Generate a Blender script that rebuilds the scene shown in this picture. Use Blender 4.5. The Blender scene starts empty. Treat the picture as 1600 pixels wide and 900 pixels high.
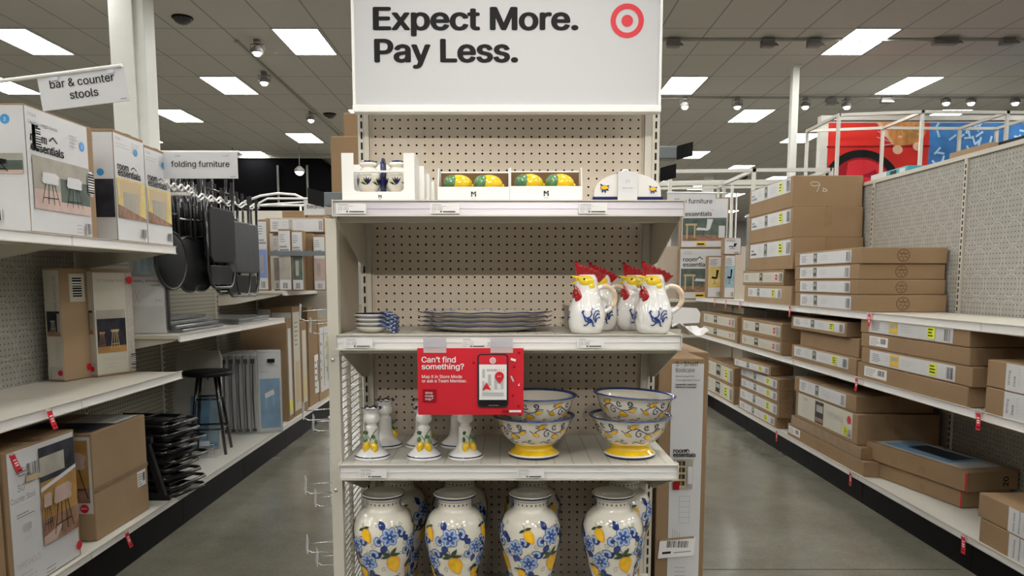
import bpy, math, random, mathutils.geometry
from mathutils import Vector, Matrix
random.seed(7)
C = bpy.context.scene.collection
PI = math.pi
# ------------------------------------------------------------------ camera
EYE = 1.5; F = 1150.0; PX = 795.0; HY = 438.0; TH = math.radians(6.0); PY = HY + F*math.tan(TH)
cam = bpy.data.cameras.new('camera'); camo = bpy.data.objects.new('camera', cam); C.objects.link(camo)
cam.sensor_width = 36.0; cam.lens = F/1600*36.0; cam.sensor_fit = 'HORIZONTAL'
cam.shift_x = (800-PX)/1600; cam.shift_y = (PY-450)/1600
cam.clip_start = 0.05; cam.clip_end = 200
camo.location = (0, 0, EYE); camo.rotation_euler = (PI/2-TH, 0, 0)
bpy.context.scene.camera = camo
sc = bpy.context.scene
sc.view_settings.view_transform = 'Standard'
try: sc.view_settings.look = 'None'
except Exception: pass
sc.view_settings.gamma = 1; sc.view_settings.exposure = 0.0; sc.view_settings.use_curve_mapping = False
w = bpy.data.worlds.new('world'); sc.world = w; w.use_nodes = True
w.node_tree.nodes['Background'].inputs[0].default_value = (0.8, 0.85, 0.9, 1)
w.node_tree.nodes['Background'].inputs[1].default_value = 0.05
TROFFER = 24.0      # brightness of the ceiling light panels
CEIL = EYE + 3.6
# aimed track spotlight of the shop, behind the camera, on the endcap header
ld = bpy.data.lights.new('track_spot', 'SPOT'); ld.energy = 1500; ld.color = (1, .93, .84); ld.spot_size = math.radians(10.5); ld.spot_blend = 1.0; ld.shadow_soft_size = .06
lo_ = bpy.data.objects.new('track_spot', ld); C.objects.link(lo_); lo_.location = (.35, -6.6, 4.75)
lo_.rotation_euler = (Vector((0, 2.2, 1.83))-Vector(lo_.location)).to_track_quat('-Z', 'Y').to_euler()
def ray(px, py):
    a = (px-PX)/F; b = (PY-py)/F
    c, s = math.cos(TH), math.sin(TH)
    return Vector((a, c + s*b, -s + c*b))
def atY(px, py, Y):
    d = ray(px, py); t = Y/d.y; return Vector((d.x*t, Y, EYE+d.z*t))
def atX(px, py, X):
    d = ray(px, py); t = X/d.x; return Vector((X, d.y*t, EYE+d.z*t))
def atZ(px, py, Z):
    d = ray(px, py); t = (Z-EYE)/d.z; return Vector((d.x*t, d.y*t, Z))
# ------------------------------------------------------------------ materials
M = {}
def mat(name, col, rough=0.5, metal=0.0, emit=0.0, noise=0.0, nscale=8.0, bump=0.0, spec=0.5, coat=0.0, trans=0.0, alpha=1.0, stretch=None):
    m = bpy.data.materials.new(name); m.use_nodes = True
    nt = m.node_tree; b = nt.nodes['Principled BSDF']
    b.inputs['Base Color'].default_value = (*col, 1); b.inputs['Roughness'].default_value = rough
    b.inputs['Metallic'].default_value = metal; b.inputs['Specular IOR Level'].default_value = spec
    b.inputs['Coat Weight'].default_value = coat; b.inputs['Coat Roughness'].default_value = 0.06
    b.inputs['Transmission Weight'].default_value = trans; b.inputs['Alpha'].default_value = alpha
    if emit:
        b.inputs['Emission Color'].default_value = (*col, 1); b.inputs['Emission Strength'].default_value = emit
    if noise or bump:
        tc = nt.nodes.new('ShaderNodeTexCoord'); mp = nt.nodes.new('ShaderNodeMapping')
        if stretch: mp.inputs['Scale'].default_value = stretch
        n = nt.nodes.new('ShaderNodeTexNoise'); n.inputs['Scale'].default_value = nscale; n.inputs['Detail'].default_value = 5
        nt.links.new(tc.outputs['Object'], mp.inputs[0]); nt.links.new(mp.outputs[0], n.inputs['Vector'])
        if noise:
            r = nt.nodes.new('ShaderNodeMapRange'); r.inputs['From Min'].default_value = .3; r.inputs['From Max'].default_value = .7
            r.inputs['To Min'].default_value = 1-noise; r.inputs['To Max'].default_value = 1+noise
            x = nt.nodes.new('ShaderNodeVectorMath'); x.operation = 'SCALE'; x.inputs[0].default_value = col
            nt.links.new(n.outputs['Fac'], r.inputs['Value']); nt.links.new(r.outputs[0], x.inputs['Scale'])
            nt.links.new(x.outputs[0], b.inputs['Base Color'])
        if bump:
            bp = nt.nodes.new('ShaderNodeBump'); bp.inputs['Strength'].default_value = bump; bp.inputs['Distance'].default_value = .01
            nt.links.new(n.outputs['Fac'], bp.inputs['Height']); nt.links.new(bp.outputs[0], b.inputs['Normal'])
    M[name] = m; return m
mat('cream_metal', (.56, .53, .455), .4, noise=.03, nscale=3)
mat('cream_panel', (.55, .48, .39), .55, noise=.03, nscale=4)
mat('cream_dark', (.50, .45, .37), .55, noise=.05, nscale=4)
mat('white_metal', (.60, .59, .53), .35, noise=.02)
mat('silver', (.62, .60, .66), .32, metal=.45)
mat('chrome', (.6, .6, .6), .25, metal=.9)
mat('channel', (.80, .79, .78), .3, noise=.02)
mat('white', (.82, .82, .80), .5)
mat('sign_white', (.53, .54, .55), .45)
mat('paper', (.80, .79, .78), .6)
mat('printed_white', (.62, .62, .63), .45, noise=.03, nscale=5)
mat('printed_cream', (.56, .535, .45), .5, noise=.03, nscale=5)
mat('ink', (.015, .015, .016), .5)
mat('ink_grey', (.22, .22, .23), .6)
mat('ink_light', (.45, .45, .45), .6)
mat('red', (.62, .02, .035), .4)
mat('red_dark', (.30, .012, .02), .4)
mat('red_gloss', (.36, .005, .010), .12, coat=.6)
mat('yellow_tag', (.72, .78, .03), .5)
mat('yellow_gloss', (.86, .56, .015), .15, coat=.6, noise=.12, nscale=30)
mat('yellow_face', (.86, .62, .03), .15, coat=.6, noise=.05, nscale=30)
mat('orange_tip', (.80, .30, .02), .2, coat=.5)
mat('leaf_green', (.055, .16, .045), .2, coat=.5, noise=.25, nscale=60)
mat('leaf_pale', (.11, .24, .10), .2, coat=.5, noise=.25, nscale=60)
mat('leaf_dark', (.035, .065, .022), .25, coat=.4, noise=.2, nscale=60)
mat('ceramic', (.78, .74, .64), .1, coat=.7)
mat('ceramic_white', (.78, .77, .74), .1, coat=.7)
mat('handle_tan', (.72, .56, .38), .15, coat=.6, noise=.25, nscale=45)
mat('navy', (.008, .012, .085), .12, coat=.6)
mat('cobalt', (.018, .05, .22), .15, coat=.5, noise=.3, nscale=80)
mat('blue_mid', (.07, .15, .42), .15, coat=.5, noise=.25, nscale=90)
mat('blue_pale', (.40, .52, .74), .15, coat=.5)
mat('lemon_paint', (.88, .50, .015), .15, coat=.5, noise=.22, nscale=38)
mat('lime_paint', (.55, .62, .05), .15, coat=.5)
mat('cardboard', (.30, .200, .115), .75, noise=.09, nscale=3, bump=.05)
mat('cardboard_pale', (.36, .25, .15), .75, noise=.08, nscale=3, bump=.05)
mat('cardboard_dark', (.17, .105, .055), .8, noise=.1, nscale=3)
mat('tape', (.26, .165, .085), .3, noise=.12, nscale=12)
mat('black', (.012, .012, .013), .4)
mat('black_gloss', (.014, .014, .016), .2, coat=.4)
mat('black_vinyl', (.010, .011, .012), .5, noise=.15, nscale=20)
mat('grey_vinyl', (.05, .052, .055), .4, noise=.1, nscale=20)
mat('kick', (.005, .005, .005), .5, noise=.4, nscale=6)
mat('dark_void', (.006, .006, .007), .7)
mat('grey_plastic', (.16, .18, .19), .3)
mat('grey_table', (.52, .52, .50), .4, noise=.08)
mat('blue_print', (.16, .32, .50), .4, noise=.2, nscale=9)
mat('blue_pack', (.22, .30, .58), .4)
mat('sky_print', (.30, .42, .50), .25, noise=.3, nscale=7)
mat('photo_wall', (.38, .36, .31), .4, noise=.15, nscale=8)
mat('photo_green', (.10, .13, .11), .4, noise=.3, nscale=10)
mat('photo_ochre', (.42, .24, .08), .4, noise=.2, nscale=9)
mat('photo_floor', (.30, .17, .11), .4, noise=.35, nscale=14)
mat('photo_pink', (.52, .38, .33), .4, noise=.15, nscale=9)
mat('photo_dark', (.035, .035, .045), .4, noise=.5, nscale=12)
mat('photo_yellow', (.62, .48, .16), .4, noise=.15, nscale=12)
mat('photo_wood', (.50, .38, .22), .4)
mat('yellow_print', (.75, .50, .04), .4)
mat('teal', (.04, .35, .38), .4)
mat('dot_blue', (.04, .28, .62), .4)
mat('cat_fur', (.62, .26, .07), .8, noise=.45, nscale=7, stretch=(1, 1, .35))
mat('cat_pale', (.78, .50, .34), .8, noise=.1)
mat('mural_blue', (.05, .20, .50), .6, noise=.25, nscale=3)
mat('mural_pale', (.42, .68, .88), .6)
mat('mural_red', (.66, .03, .02), .5, noise=.06, nscale=2)
mat('phone_black', (.03, .03, .035), .3)
mat('map_grey', (.48, .50, .50), .5)
mat('lamp_glow', (1, .95, .85), .5, emit=30)
mat('diffuser', (1.0, .985, .95), .5, emit=TROFFER)
mat('troffer_grey', (.5, .5, .5), .5)
mat('lamp_grey', (.22, .21, .2), .4)
mat('wall_paint', (.42, .41, .38), .7)
mat('column_paint', (.66, .67, .62), .5, noise=.02)
mat('burlap', (.46, .43, .39), .8, noise=.1, nscale=40)
def clear(name, col, a, rough=.12):
    m = mat(name, col, rough, alpha=a, spec=.8); return m
clear('shrink_wrap', (.75, .78, .80), .16, .1)
clear('clear_plastic', (.80, .82, .84), .55, .1)
for k_, sp_v in (('ink', .08), ('ink_grey', .1), ('ink_light', .15), ('black', .15), ('black_vinyl', .2), ('grey_vinyl', .25), ('kick', .08), ('dark_void', 0), ('cardboard', .12), ('cardboard_pale', .12), ('cardboard_dark', .05), ('tape', .3),
                 ('printed_white', .25), ('printed_cream', .25), ('paper', .25), ('sign_white', .25), ('cream_panel', .25), ('cream_dark', .1), ('burlap', .1), ('wall_paint', .1), ('photo_dark', .12), ('photo_green', .15), ('photo_floor', .15), ('photo_wall', .15), ('photo_ochre', .15),
                 ('red', .25), ('phone_black', .15), ('grey_plastic', .3), ('black_gloss', .4), ('red_dark', .1), ('lamp_grey', .2), ('mural_red', .2), ('mural_blue', .2), ('grey_table', .25), ('blue_print', .2)):
    M[k_].node_tree.nodes['Principled BSDF'].inputs['Specular IOR Level'].default_value = sp_v
def grid_mat(name, col, hole, pu, pv, r, axes, circles=False):
    """a board with a regular grid of small holes; axes = the two object axes it spans"""
    m = mat(name, col, .55, spec=.2); nt = m.node_tree; b = nt.nodes['Principled BSDF']
    tc = nt.nodes.new('ShaderNodeTexCoord'); sp = nt.nodes.new('ShaderNodeSeparateXYZ')
    nt.links.new(tc.outputs['Object'], sp.inputs[0])
    def mth(op, a, bb=None):
        n = nt.nodes.new('ShaderNodeMath'); n.operation = op
        for i, v in enumerate((a, bb)):
            if v is None: continue
            if isinstance(v, (int, float)): n.inputs[i].default_value = v
            else: nt.links.new(v, n.inputs[i])
        return n.outputs[0]
    def cell(ax, p):
        f = mth('FRACT', mth('DIVIDE', sp.outputs[ax], p)); return mth('MULTIPLY', mth('SUBTRACT', f, .5), p)
    def dist(p, q):
        a, c = cell(axes[0], p), cell(axes[1], q)
        return mth('SQRT', mth('ADD', mth('MULTIPLY', a, a), mth('MULTIPLY', c, c)))
    mask = mth('LESS_THAN', dist(pu, pv), r)
    mix = nt.nodes.new('ShaderNodeMix'); mix.data_type = 'RGBA'
    mix.inputs['A'].default_value = (*col, 1); mix.inputs['B'].default_value = (*hole, 1)
    nt.links.new(mask, mix.inputs['Factor']); last = mix.outputs['Result']
    if circles:   # worn ring marks on the board
        d = dist(.155, .155); ring = mth('LESS_THAN', mth('ABSOLUTE', mth('SUBTRACT', d, .068)), .0022)
        mix2 = nt.nodes.new('ShaderNodeMix'); mix2.data_type = 'RGBA'
        nt.links.new(mth('MULTIPLY', ring, .75), mix2.inputs['Factor']); nt.links.new(last, mix2.inputs['A'])
        mix2.inputs['B'].default_value = (.54, .53, .49, 1); last = mix2.outputs['Result']
    nt.links.new(last, b.inputs['Base Color'])
    return m
grid_mat('pegboard_side', (.36, .35, .315), (.12, .11, .09), .0305, .0305, .0046, (1, 2), True)
grid_mat('pegboard_plain', (.30, .285, .235), (.05, .045, .035), .0305, .0305, .006, (1, 2))
grid_mat('deck_holes', (.50, .48, .42), (.25, .23, .18), .05, .012, .003, (0, 1))
# ceiling tiles
def ceil_mat():
    m = mat('ceiling_tiles', (.42, .40, .37), .85); nt = m.node_tree; b = nt.nodes['Principled BSDF']
    tc = nt.nodes.new('ShaderNodeTexCoord'); sp = nt.nodes.new('ShaderNodeSeparateXYZ'); nt.links.new(tc.outputs['Object'], sp.inputs[0])
    def mth(op, a, bb=None):
        n = nt.nodes.new('ShaderNodeMath'); n.operation = op
        for i, v in enumerate((a, bb)):
            if v is None: continue
            if isinstance(v, (int, float)): n.inputs[i].default_value = v
            else: nt.links.new(v, n.inputs[i])
        return n.outputs[0]
    def line(ax, off, p, wd):
        f = mth('FRACT', mth('DIVIDE', mth('ADD', sp.outputs[ax], off), p))
        return mth('LESS_THAN', mth('MULTIPLY', f, p), wd)
    a = line(0, 3.42+70, .70, .022); c = line(1, -11.0+126, 1.26, .022)
    k = mth('MAXIMUM', a, c)
    n = nt.nodes.new('ShaderNodeTexNoise'); n.inputs['Scale'].default_value = 60
    nt.links.new(tc.outputs['Object'], n.inputs['Vector'])
    mix0 = nt.nodes.new('ShaderNodeMix'); mix0.data_type = 'RGBA'; nt.links.new(n.outputs['Fac'], mix0.inputs['Factor'])
    mix0.inputs['A'].default_value = (.46, .44, .41, 1); mix0.inputs['B'].default_value = (.56, .54, .50, 1)
    mix = nt.nodes.new('ShaderNodeMix'); mix.data_type = 'RGBA'; nt.links.new(k, mix.inputs['Factor'])
    nt.links.new(mix0.outputs['Result'], mix.inputs['A']); mix.inputs['B'].default_value = (.25, .24, .23, 1)
    nt.links.new(mix.outputs['Result'], b.inputs['Base Color'])
ceil_mat()
def floor_mat():
    m = mat('polished_concrete', (.2, .2, .18), .22, spec=.5); nt = m.node_tree; b = nt.nodes['Principled BSDF']
    tc = nt.nodes.new('ShaderNodeTexCoord')
    n1 = nt.nodes.new('ShaderNodeTexNoise'); n1.inputs['Scale'].default_value = 1.3; n1.inputs['Detail'].default_value = 8; n1.inputs['Roughness'].default_value = .65
    n2 = nt.nodes.new('ShaderNodeTexNoise'); n2.inputs['Scale'].default_value = 70; n2.inputs['Detail'].default_value = 3
    for n in (n1, n2): nt.links.new(tc.outputs['Object'], n.inputs['Vector'])
    r = nt.nodes.new('ShaderNodeValToRGB'); r.color_ramp.elements[0].position = .35; r.color_ramp.elements[1].position = .68
    r.color_ramp.elements[0].color = (.125, .118, .090, 1); r.color_ramp.elements[1].color = (.195, .185, .15, 1)
    nt.links.new(n1.outputs['Fac'], r.inputs[0])
    mix = nt.nodes.new('ShaderNodeMix'); mix.data_type = 'RGBA'; mix.blend_type = 'OVERLAY'; mix.inputs['Factor'].default_value = .35
    nt.links.new(r.outputs[0], mix.inputs['A']); nt.links.new(n2.outputs['Color'], mix.inputs['B'])
    nt.links.new(mix.outputs['Result'], b.inputs['Base Color'])
    rr = nt.nodes.new('ShaderNodeMapRange'); rr.inputs['To Min'].default_value = .12; rr.inputs['To Max'].default_value = .30
    nt.links.new(n1.outputs['Fac'], rr.inputs['Value']); nt.links.new(rr.outputs[0], b.inputs['Roughness'])
floor_mat()
# ------------------------------------------------------------------ mesh building
_txt = {}
import os
FONT = None
try:   # the sans-serif that ships inside Blender; the built-in one is used if it is absent
    FONT = bpy.data.fonts.load(os.path.join(bpy.utils.resource_path('LOCAL'), 'datafiles', 'fonts', 'Inter.woff2'))
except Exception: FONT = None
_gl = {}
def glyph(s):
    if s not in _gl:
        cu = bpy.data.curves.new('t', 'FONT'); cu.body = s; cu.size = 1; cu.resolution_u = 4; cu.fill_mode = 'NONE'
        if FONT: cu.font = FONT
        o = bpy.data.objects.new('t', cu); C.objects.link(o); bpy.context.view_layer.update()
        me = bpy.data.meshes.new_from_object(o.evaluated_get(bpy.context.evaluated_depsgraph_get()))
        # triangulate the outlines ourselves and keep what has a non-zero winding number
        P2 = [Vector((v.co.x, v.co.y)) for v in me.vertices]; E2 = [tuple(e.vertices) for e in me.edges]
        nxt = {}
        for e0, e1 in E2:
            if e1 == e0+1: nxt[e0] = e1
            elif e0 == e1+1: nxt[e1] = e0
            else: nxt[max(e0, e1)] = min(e0, e1)
        segs = [(P2[i_], P2[j_]) for i_, j_ in nxt.items()]
        ov, oe, of = mathutils.geometry.delaunay_2d_cdt(P2, E2, [], 0, 1e-6)[:3]
        keep = []
        for fq in of:
            cx_ = sum(ov[k_].x for k_ in fq)/3; cy_ = sum(ov[k_].y for k_ in fq)/3; wn = 0
            for p_, q_ in segs:
                if (p_.y <= cy_) != (q_.y <= cy_):
                    if p_.x+(cy_-p_.y)/(q_.y-p_.y)*(q_.x-p_.x) > cx_: wn += 1 if q_.y > p_.y else -1
            if wn: keep.append(list(fq))
        if keep and (ov[keep[0][1]]-ov[keep[0][0]]).cross(ov[keep[0][2]]-ov[keep[0][0]]) < 0: keep = [k_[::-1] for k_ in keep]
        _gl[s] = ([Vector((v.x, v.y, 0)) for v in ov], keep)
        bpy.data.objects.remove(o); bpy.data.curves.remove(cu); bpy.data.meshes.remove(me)
    return _gl[s]
def advance(ch): return max(v.x for v in glyph('H'+ch+'H')[0])-max(v.x for v in glyph('HH')[0])
def text_mesh(s, bold):
    """outline text set glyph by glyph, cap height .70 at size 1"""
    k = (s, bold)
    if k not in _txt:
        q = .70/max(v.y for v in glyph('H')[0]); vs, fs, pen = [], [], 0.0
        for ch in s:
            if ch != ' ':
                gv_, gf_ = glyph(ch); n0 = len(vs)
                vs += [Vector(((v.x+pen)*q, v.y*q, 0)) for v in gv_]; fs += [[i+n0 for i in p] for p in gf_]
            pen += advance(ch)*(1-bold*.5)
        if bold:   # heavier strokes: the same outline repeated round a small circle
            n0 = len(vs); v0, f0 = vs, fs; vs, fs = [], []
            for i in range(8):
                d = Vector((bold*math.cos(i*PI/4), bold*.6*math.sin(i*PI/4), i))
                vs += [v+d for v in v0]; fs += [[k_+n0*i for k_ in p] for p in f0]
        xs = [v.x for v in vs] or [0, 1]
        _txt[k] = (vs, fs, min(xs), max(xs))
    return _txt[k]
class MB:
    def __init__(s): s.v = []; s.f = []; s.m = []; s.sm = []; s.mats = []; s.T = Matrix.Identity(4)
    def mi(s, name):
        if name not in s.mats: s.mats.append(name)
        return s.mats.index(name)
    def V(s, p): s.v.append(tuple(s.T @ Vector(p))); return len(s.v)-1
    def Fc(s, idx, m, smooth=False): s.f.append(tuple(idx)); s.m.append(s.mi(m)); s.sm.append(smooth)
    def poly(s, pts, m): s.Fc([s.V(p) for p in pts], m); return s
    def box(s, x0, x1, y0, y1, z0, z1, m):
        return s.obox((x0, y0, z0), (x1-x0, 0, 0), (0, y1-y0, 0), (0, 0, z1-z0), m)
    def obox(s, o, a, b, c, m):
        o, a, b, c = Vector(o), Vector(a), Vector(b), Vector(c)
        p = [o, o+a, o+a+b, o+b, o+c, o+a+c, o+a+b+c, o+b+c]
        i = [s.V(q) for q in p]
        fl = a.cross(b).dot(c) < 0
        for q in ((0, 3, 2, 1), (4, 5, 6, 7), (0, 1, 5, 4), (1, 2, 6, 5), (2, 3, 7, 6), (3, 0, 4, 7)):
            q = [i[k] for k in q]
            s.Fc(q[::-1] if fl else q, m)
        return s
    def prism(s, pts, d, m):
        """pts: planar polygon; extruded by the vector d"""
        d = Vector(d); a = [s.V(p) for p in pts]; b = [s.V(Vector(p)+d) for p in pts]
        s.Fc(a[::-1], m); s.Fc(b, m); n = len(pts)
        for i in range(n): s.Fc((a[i], a[(i+1) % n], b[(i+1) % n], b[i]), m)
        return s
    def tube(s, pts, r, m, n=8, r2=None, closed=False):
        pts = [Vector(p) for p in pts]; N = len(pts); rings = []
        up = Vector((0, 0, 1))
        for i, p in enumerate(pts):
            if closed: t = pts[(i+1) % N]-pts[i-1]
            else: t = pts[min(i+1, N-1)]-pts[max(i-1, 0)]
            t.normalize()
            if i == 0:
                u = t.cross(up)
                if u.length < .05: u = t.cross(Vector((0, 1, 0)))
                u.normalize()
            else:
                u = (u - t*u.dot(t)); u.normalize()
            v = t.cross(u); rr = r if r2 is None else r+(r2-r)*i/max(1, N-1)
            rings.append([s.V(p+(u*math.cos(2*PI*k/n)+v*math.sin(2*PI*k/n))*rr) for k in range(n)])
        for i in range(N if closed else N-1):
            A, B = rings[i], rings[(i+1) % N]
            for k in range(n): s.Fc((A[k], A[(k+1) % n], B[(k+1) % n], B[k]), m, True)
        if not closed: s.Fc(rings[0][::-1], m); s.Fc(rings[-1], m)
        return s
    def lathe(s, prof, m, n=40, c=(0, 0, 0), wave=None, mats=None, sx=1, sy=1):
        c = Vector(c); rings = []
        for j, (r, z) in enumerate(prof):
            ring = []
            for k in range(n):
                a = 2*PI*k/n; rr, zz = r, z
                if wave: rr, zz = wave(j, a, r, z)
                ring.append(s.V(c+Vector((sx*rr*math.cos(a), sy*rr*math.sin(a), zz))))
            rings.append(ring)
        for j in range(len(prof)-1):
            mm = mats[j] if mats else m
            for k in range(n): s.Fc((rings[j][k], rings[j][(k+1) % n], rings[j+1][(k+1) % n], rings[j+1][k]), mm, True)
        if prof[0][0] > 1e-5: s.Fc(rings[0][::-1], mats[0] if mats else m)
        if prof[-1][0] > 1e-5: s.Fc(rings[-1], mats[-1] if mats else m)
        return s
    def ell(s, c, rx, ry, rz, m, n=16, k=10, rot=None):
        c = Vector(c); R = rot or Matrix.Identity(3); rings = []
        for j in range(k+1):
            b = -PI/2+PI*j/k
            rings.append([s.V(c+R @ Vector((rx*math.cos(b)*math.cos(2*PI*i/n), ry*math.cos(b)*math.sin(2*PI*i/n), rz*math.sin(b)))) for i in range(n)])
        for j in range(k):
            for i in range(n): s.Fc((rings[j][i], rings[j][(i+1) % n], rings[j+1][(i+1) % n], rings[j+1][i]), m, True)
        return s
    def text(s, t, o, u, v, size, m, align='l', bold=0.0, lift=0.0, width=None):
        vs, fs, x0, x1 = text_mesh(t, bold)
        o, u, v = Vector(o), Vector(u).normalized(), Vector(v).normalized(); n = u.cross(v)
        sx = size
        if width: sx = width/(x1-x0)
        dx = {'l': -x0, 'c': -(x0+x1)/2, 'r': -x1}[align]
        idx = [s.V(o+u*((p.x+dx)*sx)+v*(p.y*size)+n*(lift+p.z*3e-5)) for p in vs]
        for q in fs: s.Fc([idx[k] for k in q], m)
        return s
    def build(s, name, parent=None, bevel=0, loc=None):
        me = bpy.data.meshes.new(name); me.from_pydata(s.v, [], s.f)
        for k in s.mats: me.materials.append(M[k])
        me.polygons.foreach_set('material_index', s.m); me.polygons.foreach_set('use_smooth', s.sm); me.update()
        o = bpy.data.objects.new(name, me); C.objects.link(o)
        if parent: o.parent = parent
        if loc: o.location = loc
        if bevel:
            b = o.modifiers.new('bevel', 'BEVEL'); b.width = bevel; b.segments = 2; b.limit_method = 'ANGLE'; b.angle_limit = 1.0
        return o
def tag(o, label, cat, group=None, kind=None):
    if label: o['label'] = label
    if cat: o['category'] = cat
    if group: o['group'] = group
    if kind: o['kind'] = kind
    return o
def thing(name, label, cat, loc=(0, 0, 0), rz=0, group=None, rot=None):
    o = bpy.data.objects.new(name, None); C.objects.link(o); o.location = loc
    o.rotation_euler = rot if rot else (0, 0, rz); o.empty_display_size = .05
    return tag(o, label, cat, group)
def dup(root, loc, rz=0, label=None, group=None, rot=None):
    r = root.copy(); C.objects.link(r); r.location = loc; r.rotation_euler = rot if rot else (0, 0, rz)
    if label: r['label'] = label
    if group: r['group'] = group
    for ch in list(root.children):
        c = ch.copy(); C.objects.link(c); c.parent = r
        for g in list(ch.children):
            d = g.copy(); C.objects.link(d); d.parent = c
    return r
def struct(mb, name, bevel=0):
    o = mb.build(name, None, bevel); o['kind'] = 'structure'; return o
class Face:
    """a printed face: origin, right, up; W x H metres"""
    def __init__(s, o, u, v, W, H): s.o, s.u, s.v, s.W, s.H = Vector(o), Vector(u), Vector(v), W, H; s.n = s.u.cross(s.v); s.k = 0
    def p(s, a, b, lift): return s.o+s.u*(a*s.W)+s.v*(b*s.H)+s.n*lift
    def lift(s): s.k += 1; return .0012+.00035*s.k
    def rect(s, mb, a0, b0, a1, b1, m, lift=None):
        L = lift or s.lift(); mb.poly([s.p(a0, b0, L), s.p(a1, b0, L), s.p(a1, b1, L), s.p(a0, b1, L)], m)
    def slab(s, mb, a0, b0, a1, b1, m):
        mb.obox(s.p(a0, b0, .0002), s.u*((a1-a0)*s.W), s.v*((b1-b0)*s.H), s.n*.001, m)
    def pg(s, mb, pts, m): L = s.lift(); mb.poly([s.p(a, b, L) for a, b in pts], m)
    def disc(s, mb, a, b, r, m, n=18):
        L = s.lift(); c = s.p(a, b, L); mb.poly([c+s.u*r*math.cos(2*PI*k/n)+s.v*r*math.sin(2*PI*k/n) for k in range(n)], m)
    def line(s, mb, a0, b0, a1, b1, wd, m):
        L = s.lift(); p, q = s.p(a0, b0, L), s.p(a1, b1, L); d = (q-p).normalized(); t = s.n.cross(d)*wd/2
        mb.poly([p-t, q-t, q+t, p+t], m)
    def text(s, mb, t, a, b, size, m, align='l', bold=0., rot=0, width=None):
        u, v = s.u, s.v
        if rot == 90: u, v = s.v, -s.u
        elif rot == -90: u, v = -s.v, s.u
        elif rot == 180: u, v = -s.u, -s.v
        mb.text(t, s.p(a, b, s.lift()), u, v, size, m, align, bold, 0, width)
    def greek(s, mb, a0, a1, b, n, gap, hgt, m):
        L = s.lift()
        for i in range(n):
            e = a1-(a1-a0)*random.uniform(0, .35); y = b-i*gap
            mb.poly([s.p(a0, y, L), s.p(e, y, L), s.p(e, y+hgt, L), s.p(a0, y+hgt, L)], m)
    def barcode(s, mb, a0, b0, a1, b1, n=9, vert=True):
        s.rect(mb, a0, b0, a1, b1, 'paper'); L = s.lift()
        for i in range(n):
            t0 = (i+.15)/n; t1 = t0+random.uniform(.35, .75)/n
            if vert: q = [(a0+(a1-a0)*t0, b0), (a0+(a1-a0)*t1, b0), (a0+(a1-a0)*t1, b1), (a0+(a1-a0)*t0, b1)]
            else: q = [(a0, b0+(b1-b0)*t0), (a1, b0+(b1-b0)*t0), (a1, b0+(b1-b0)*t1), (a0, b0+(b1-b0)*t1)]
            mb.poly([s.p(a, b, L) for a, b in q], 'ink')
    def stool(s, mb, a, b, w, h, m, seat, back=True, t=.003):
        """a printed bar stool: a,b = foot left-bottom, w,h fractions"""
        top = b+h*.62
        for x0, x1 in ((a, a+w*.25), (a+w, a+w*.75), (a+w*.35, a+w*.42), (a+w*.68, a+w*.6)): s.line(mb, x0, b, x1, top, t, m)
        s.line(mb, a+w*.08, b+h*.18, a+w*.92, b+h*.2, t, m)
        s.pg(mb, [(a+w*.08, top), (a+w*.92, top), (a+w*.98, top+h*.09), (a+w*.02, top+h*.09)], seat)
        if back: s.pg(mb, [(a, top+h*.05), (a+w*.2, top+h*.02), (a+w*.9, top+h*.02), (a+w, top+h*.28), (a+w*.8, top+h*.36), (a+w*.1, top+h*.34)], seat)
    def chair(s, mb, a, b, w, h, seat, leg):
        s.line(mb, a+w*.45, b+h*.1, a+w*.45, b+h*.5, .004, leg)
        for dx in (.15, .75): s.line(mb, a+w*.45, b+h*.14, a+w*dx, b, .004, leg)
        s.pg(mb, [(a, b+h*.42), (a+w*.7, b+h*.38), (a+w*.85, b+h*.5), (a+w*.1, b+h*.55)], seat)
        s.pg(mb, [(a+w*.6, b+h*.42), (a+w*.82, b+h*.45), (a+w, b+h*.98), (a+w*.66, b+h)], seat)
# ------------------------------------------------------------------ the setting
struct(MB().box(-24, 24, -9, 46, -.1, 0, 'polished_concrete'), 'floor')
struct(MB().box(-24, 24, -9, 46, CEIL, CEIL+.1, 'ceiling_tiles'), 'ceiling')
struct(MB().box(-24, 24, 46, 46.2, 0, CEIL, 'wall_paint'), 'wall_back')
struct(MB().box(-24, 24, -9.2, -9, 0, CEIL, 'wall_paint'), 'wall_front')
struct(MB().box(-24.2, -24, -9, 46, 0, CEIL, 'wall_paint'), 'wall_left')
struct(MB().box(24, 24.2, -9, 46, 0, CEIL, 'wall_paint'), 'wall_right')
# floor joint
struct(MB().box(1.0, 2.35, 3.70, 3.704, 0, .0008, 'dark_void'), 'trim_1')
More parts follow.
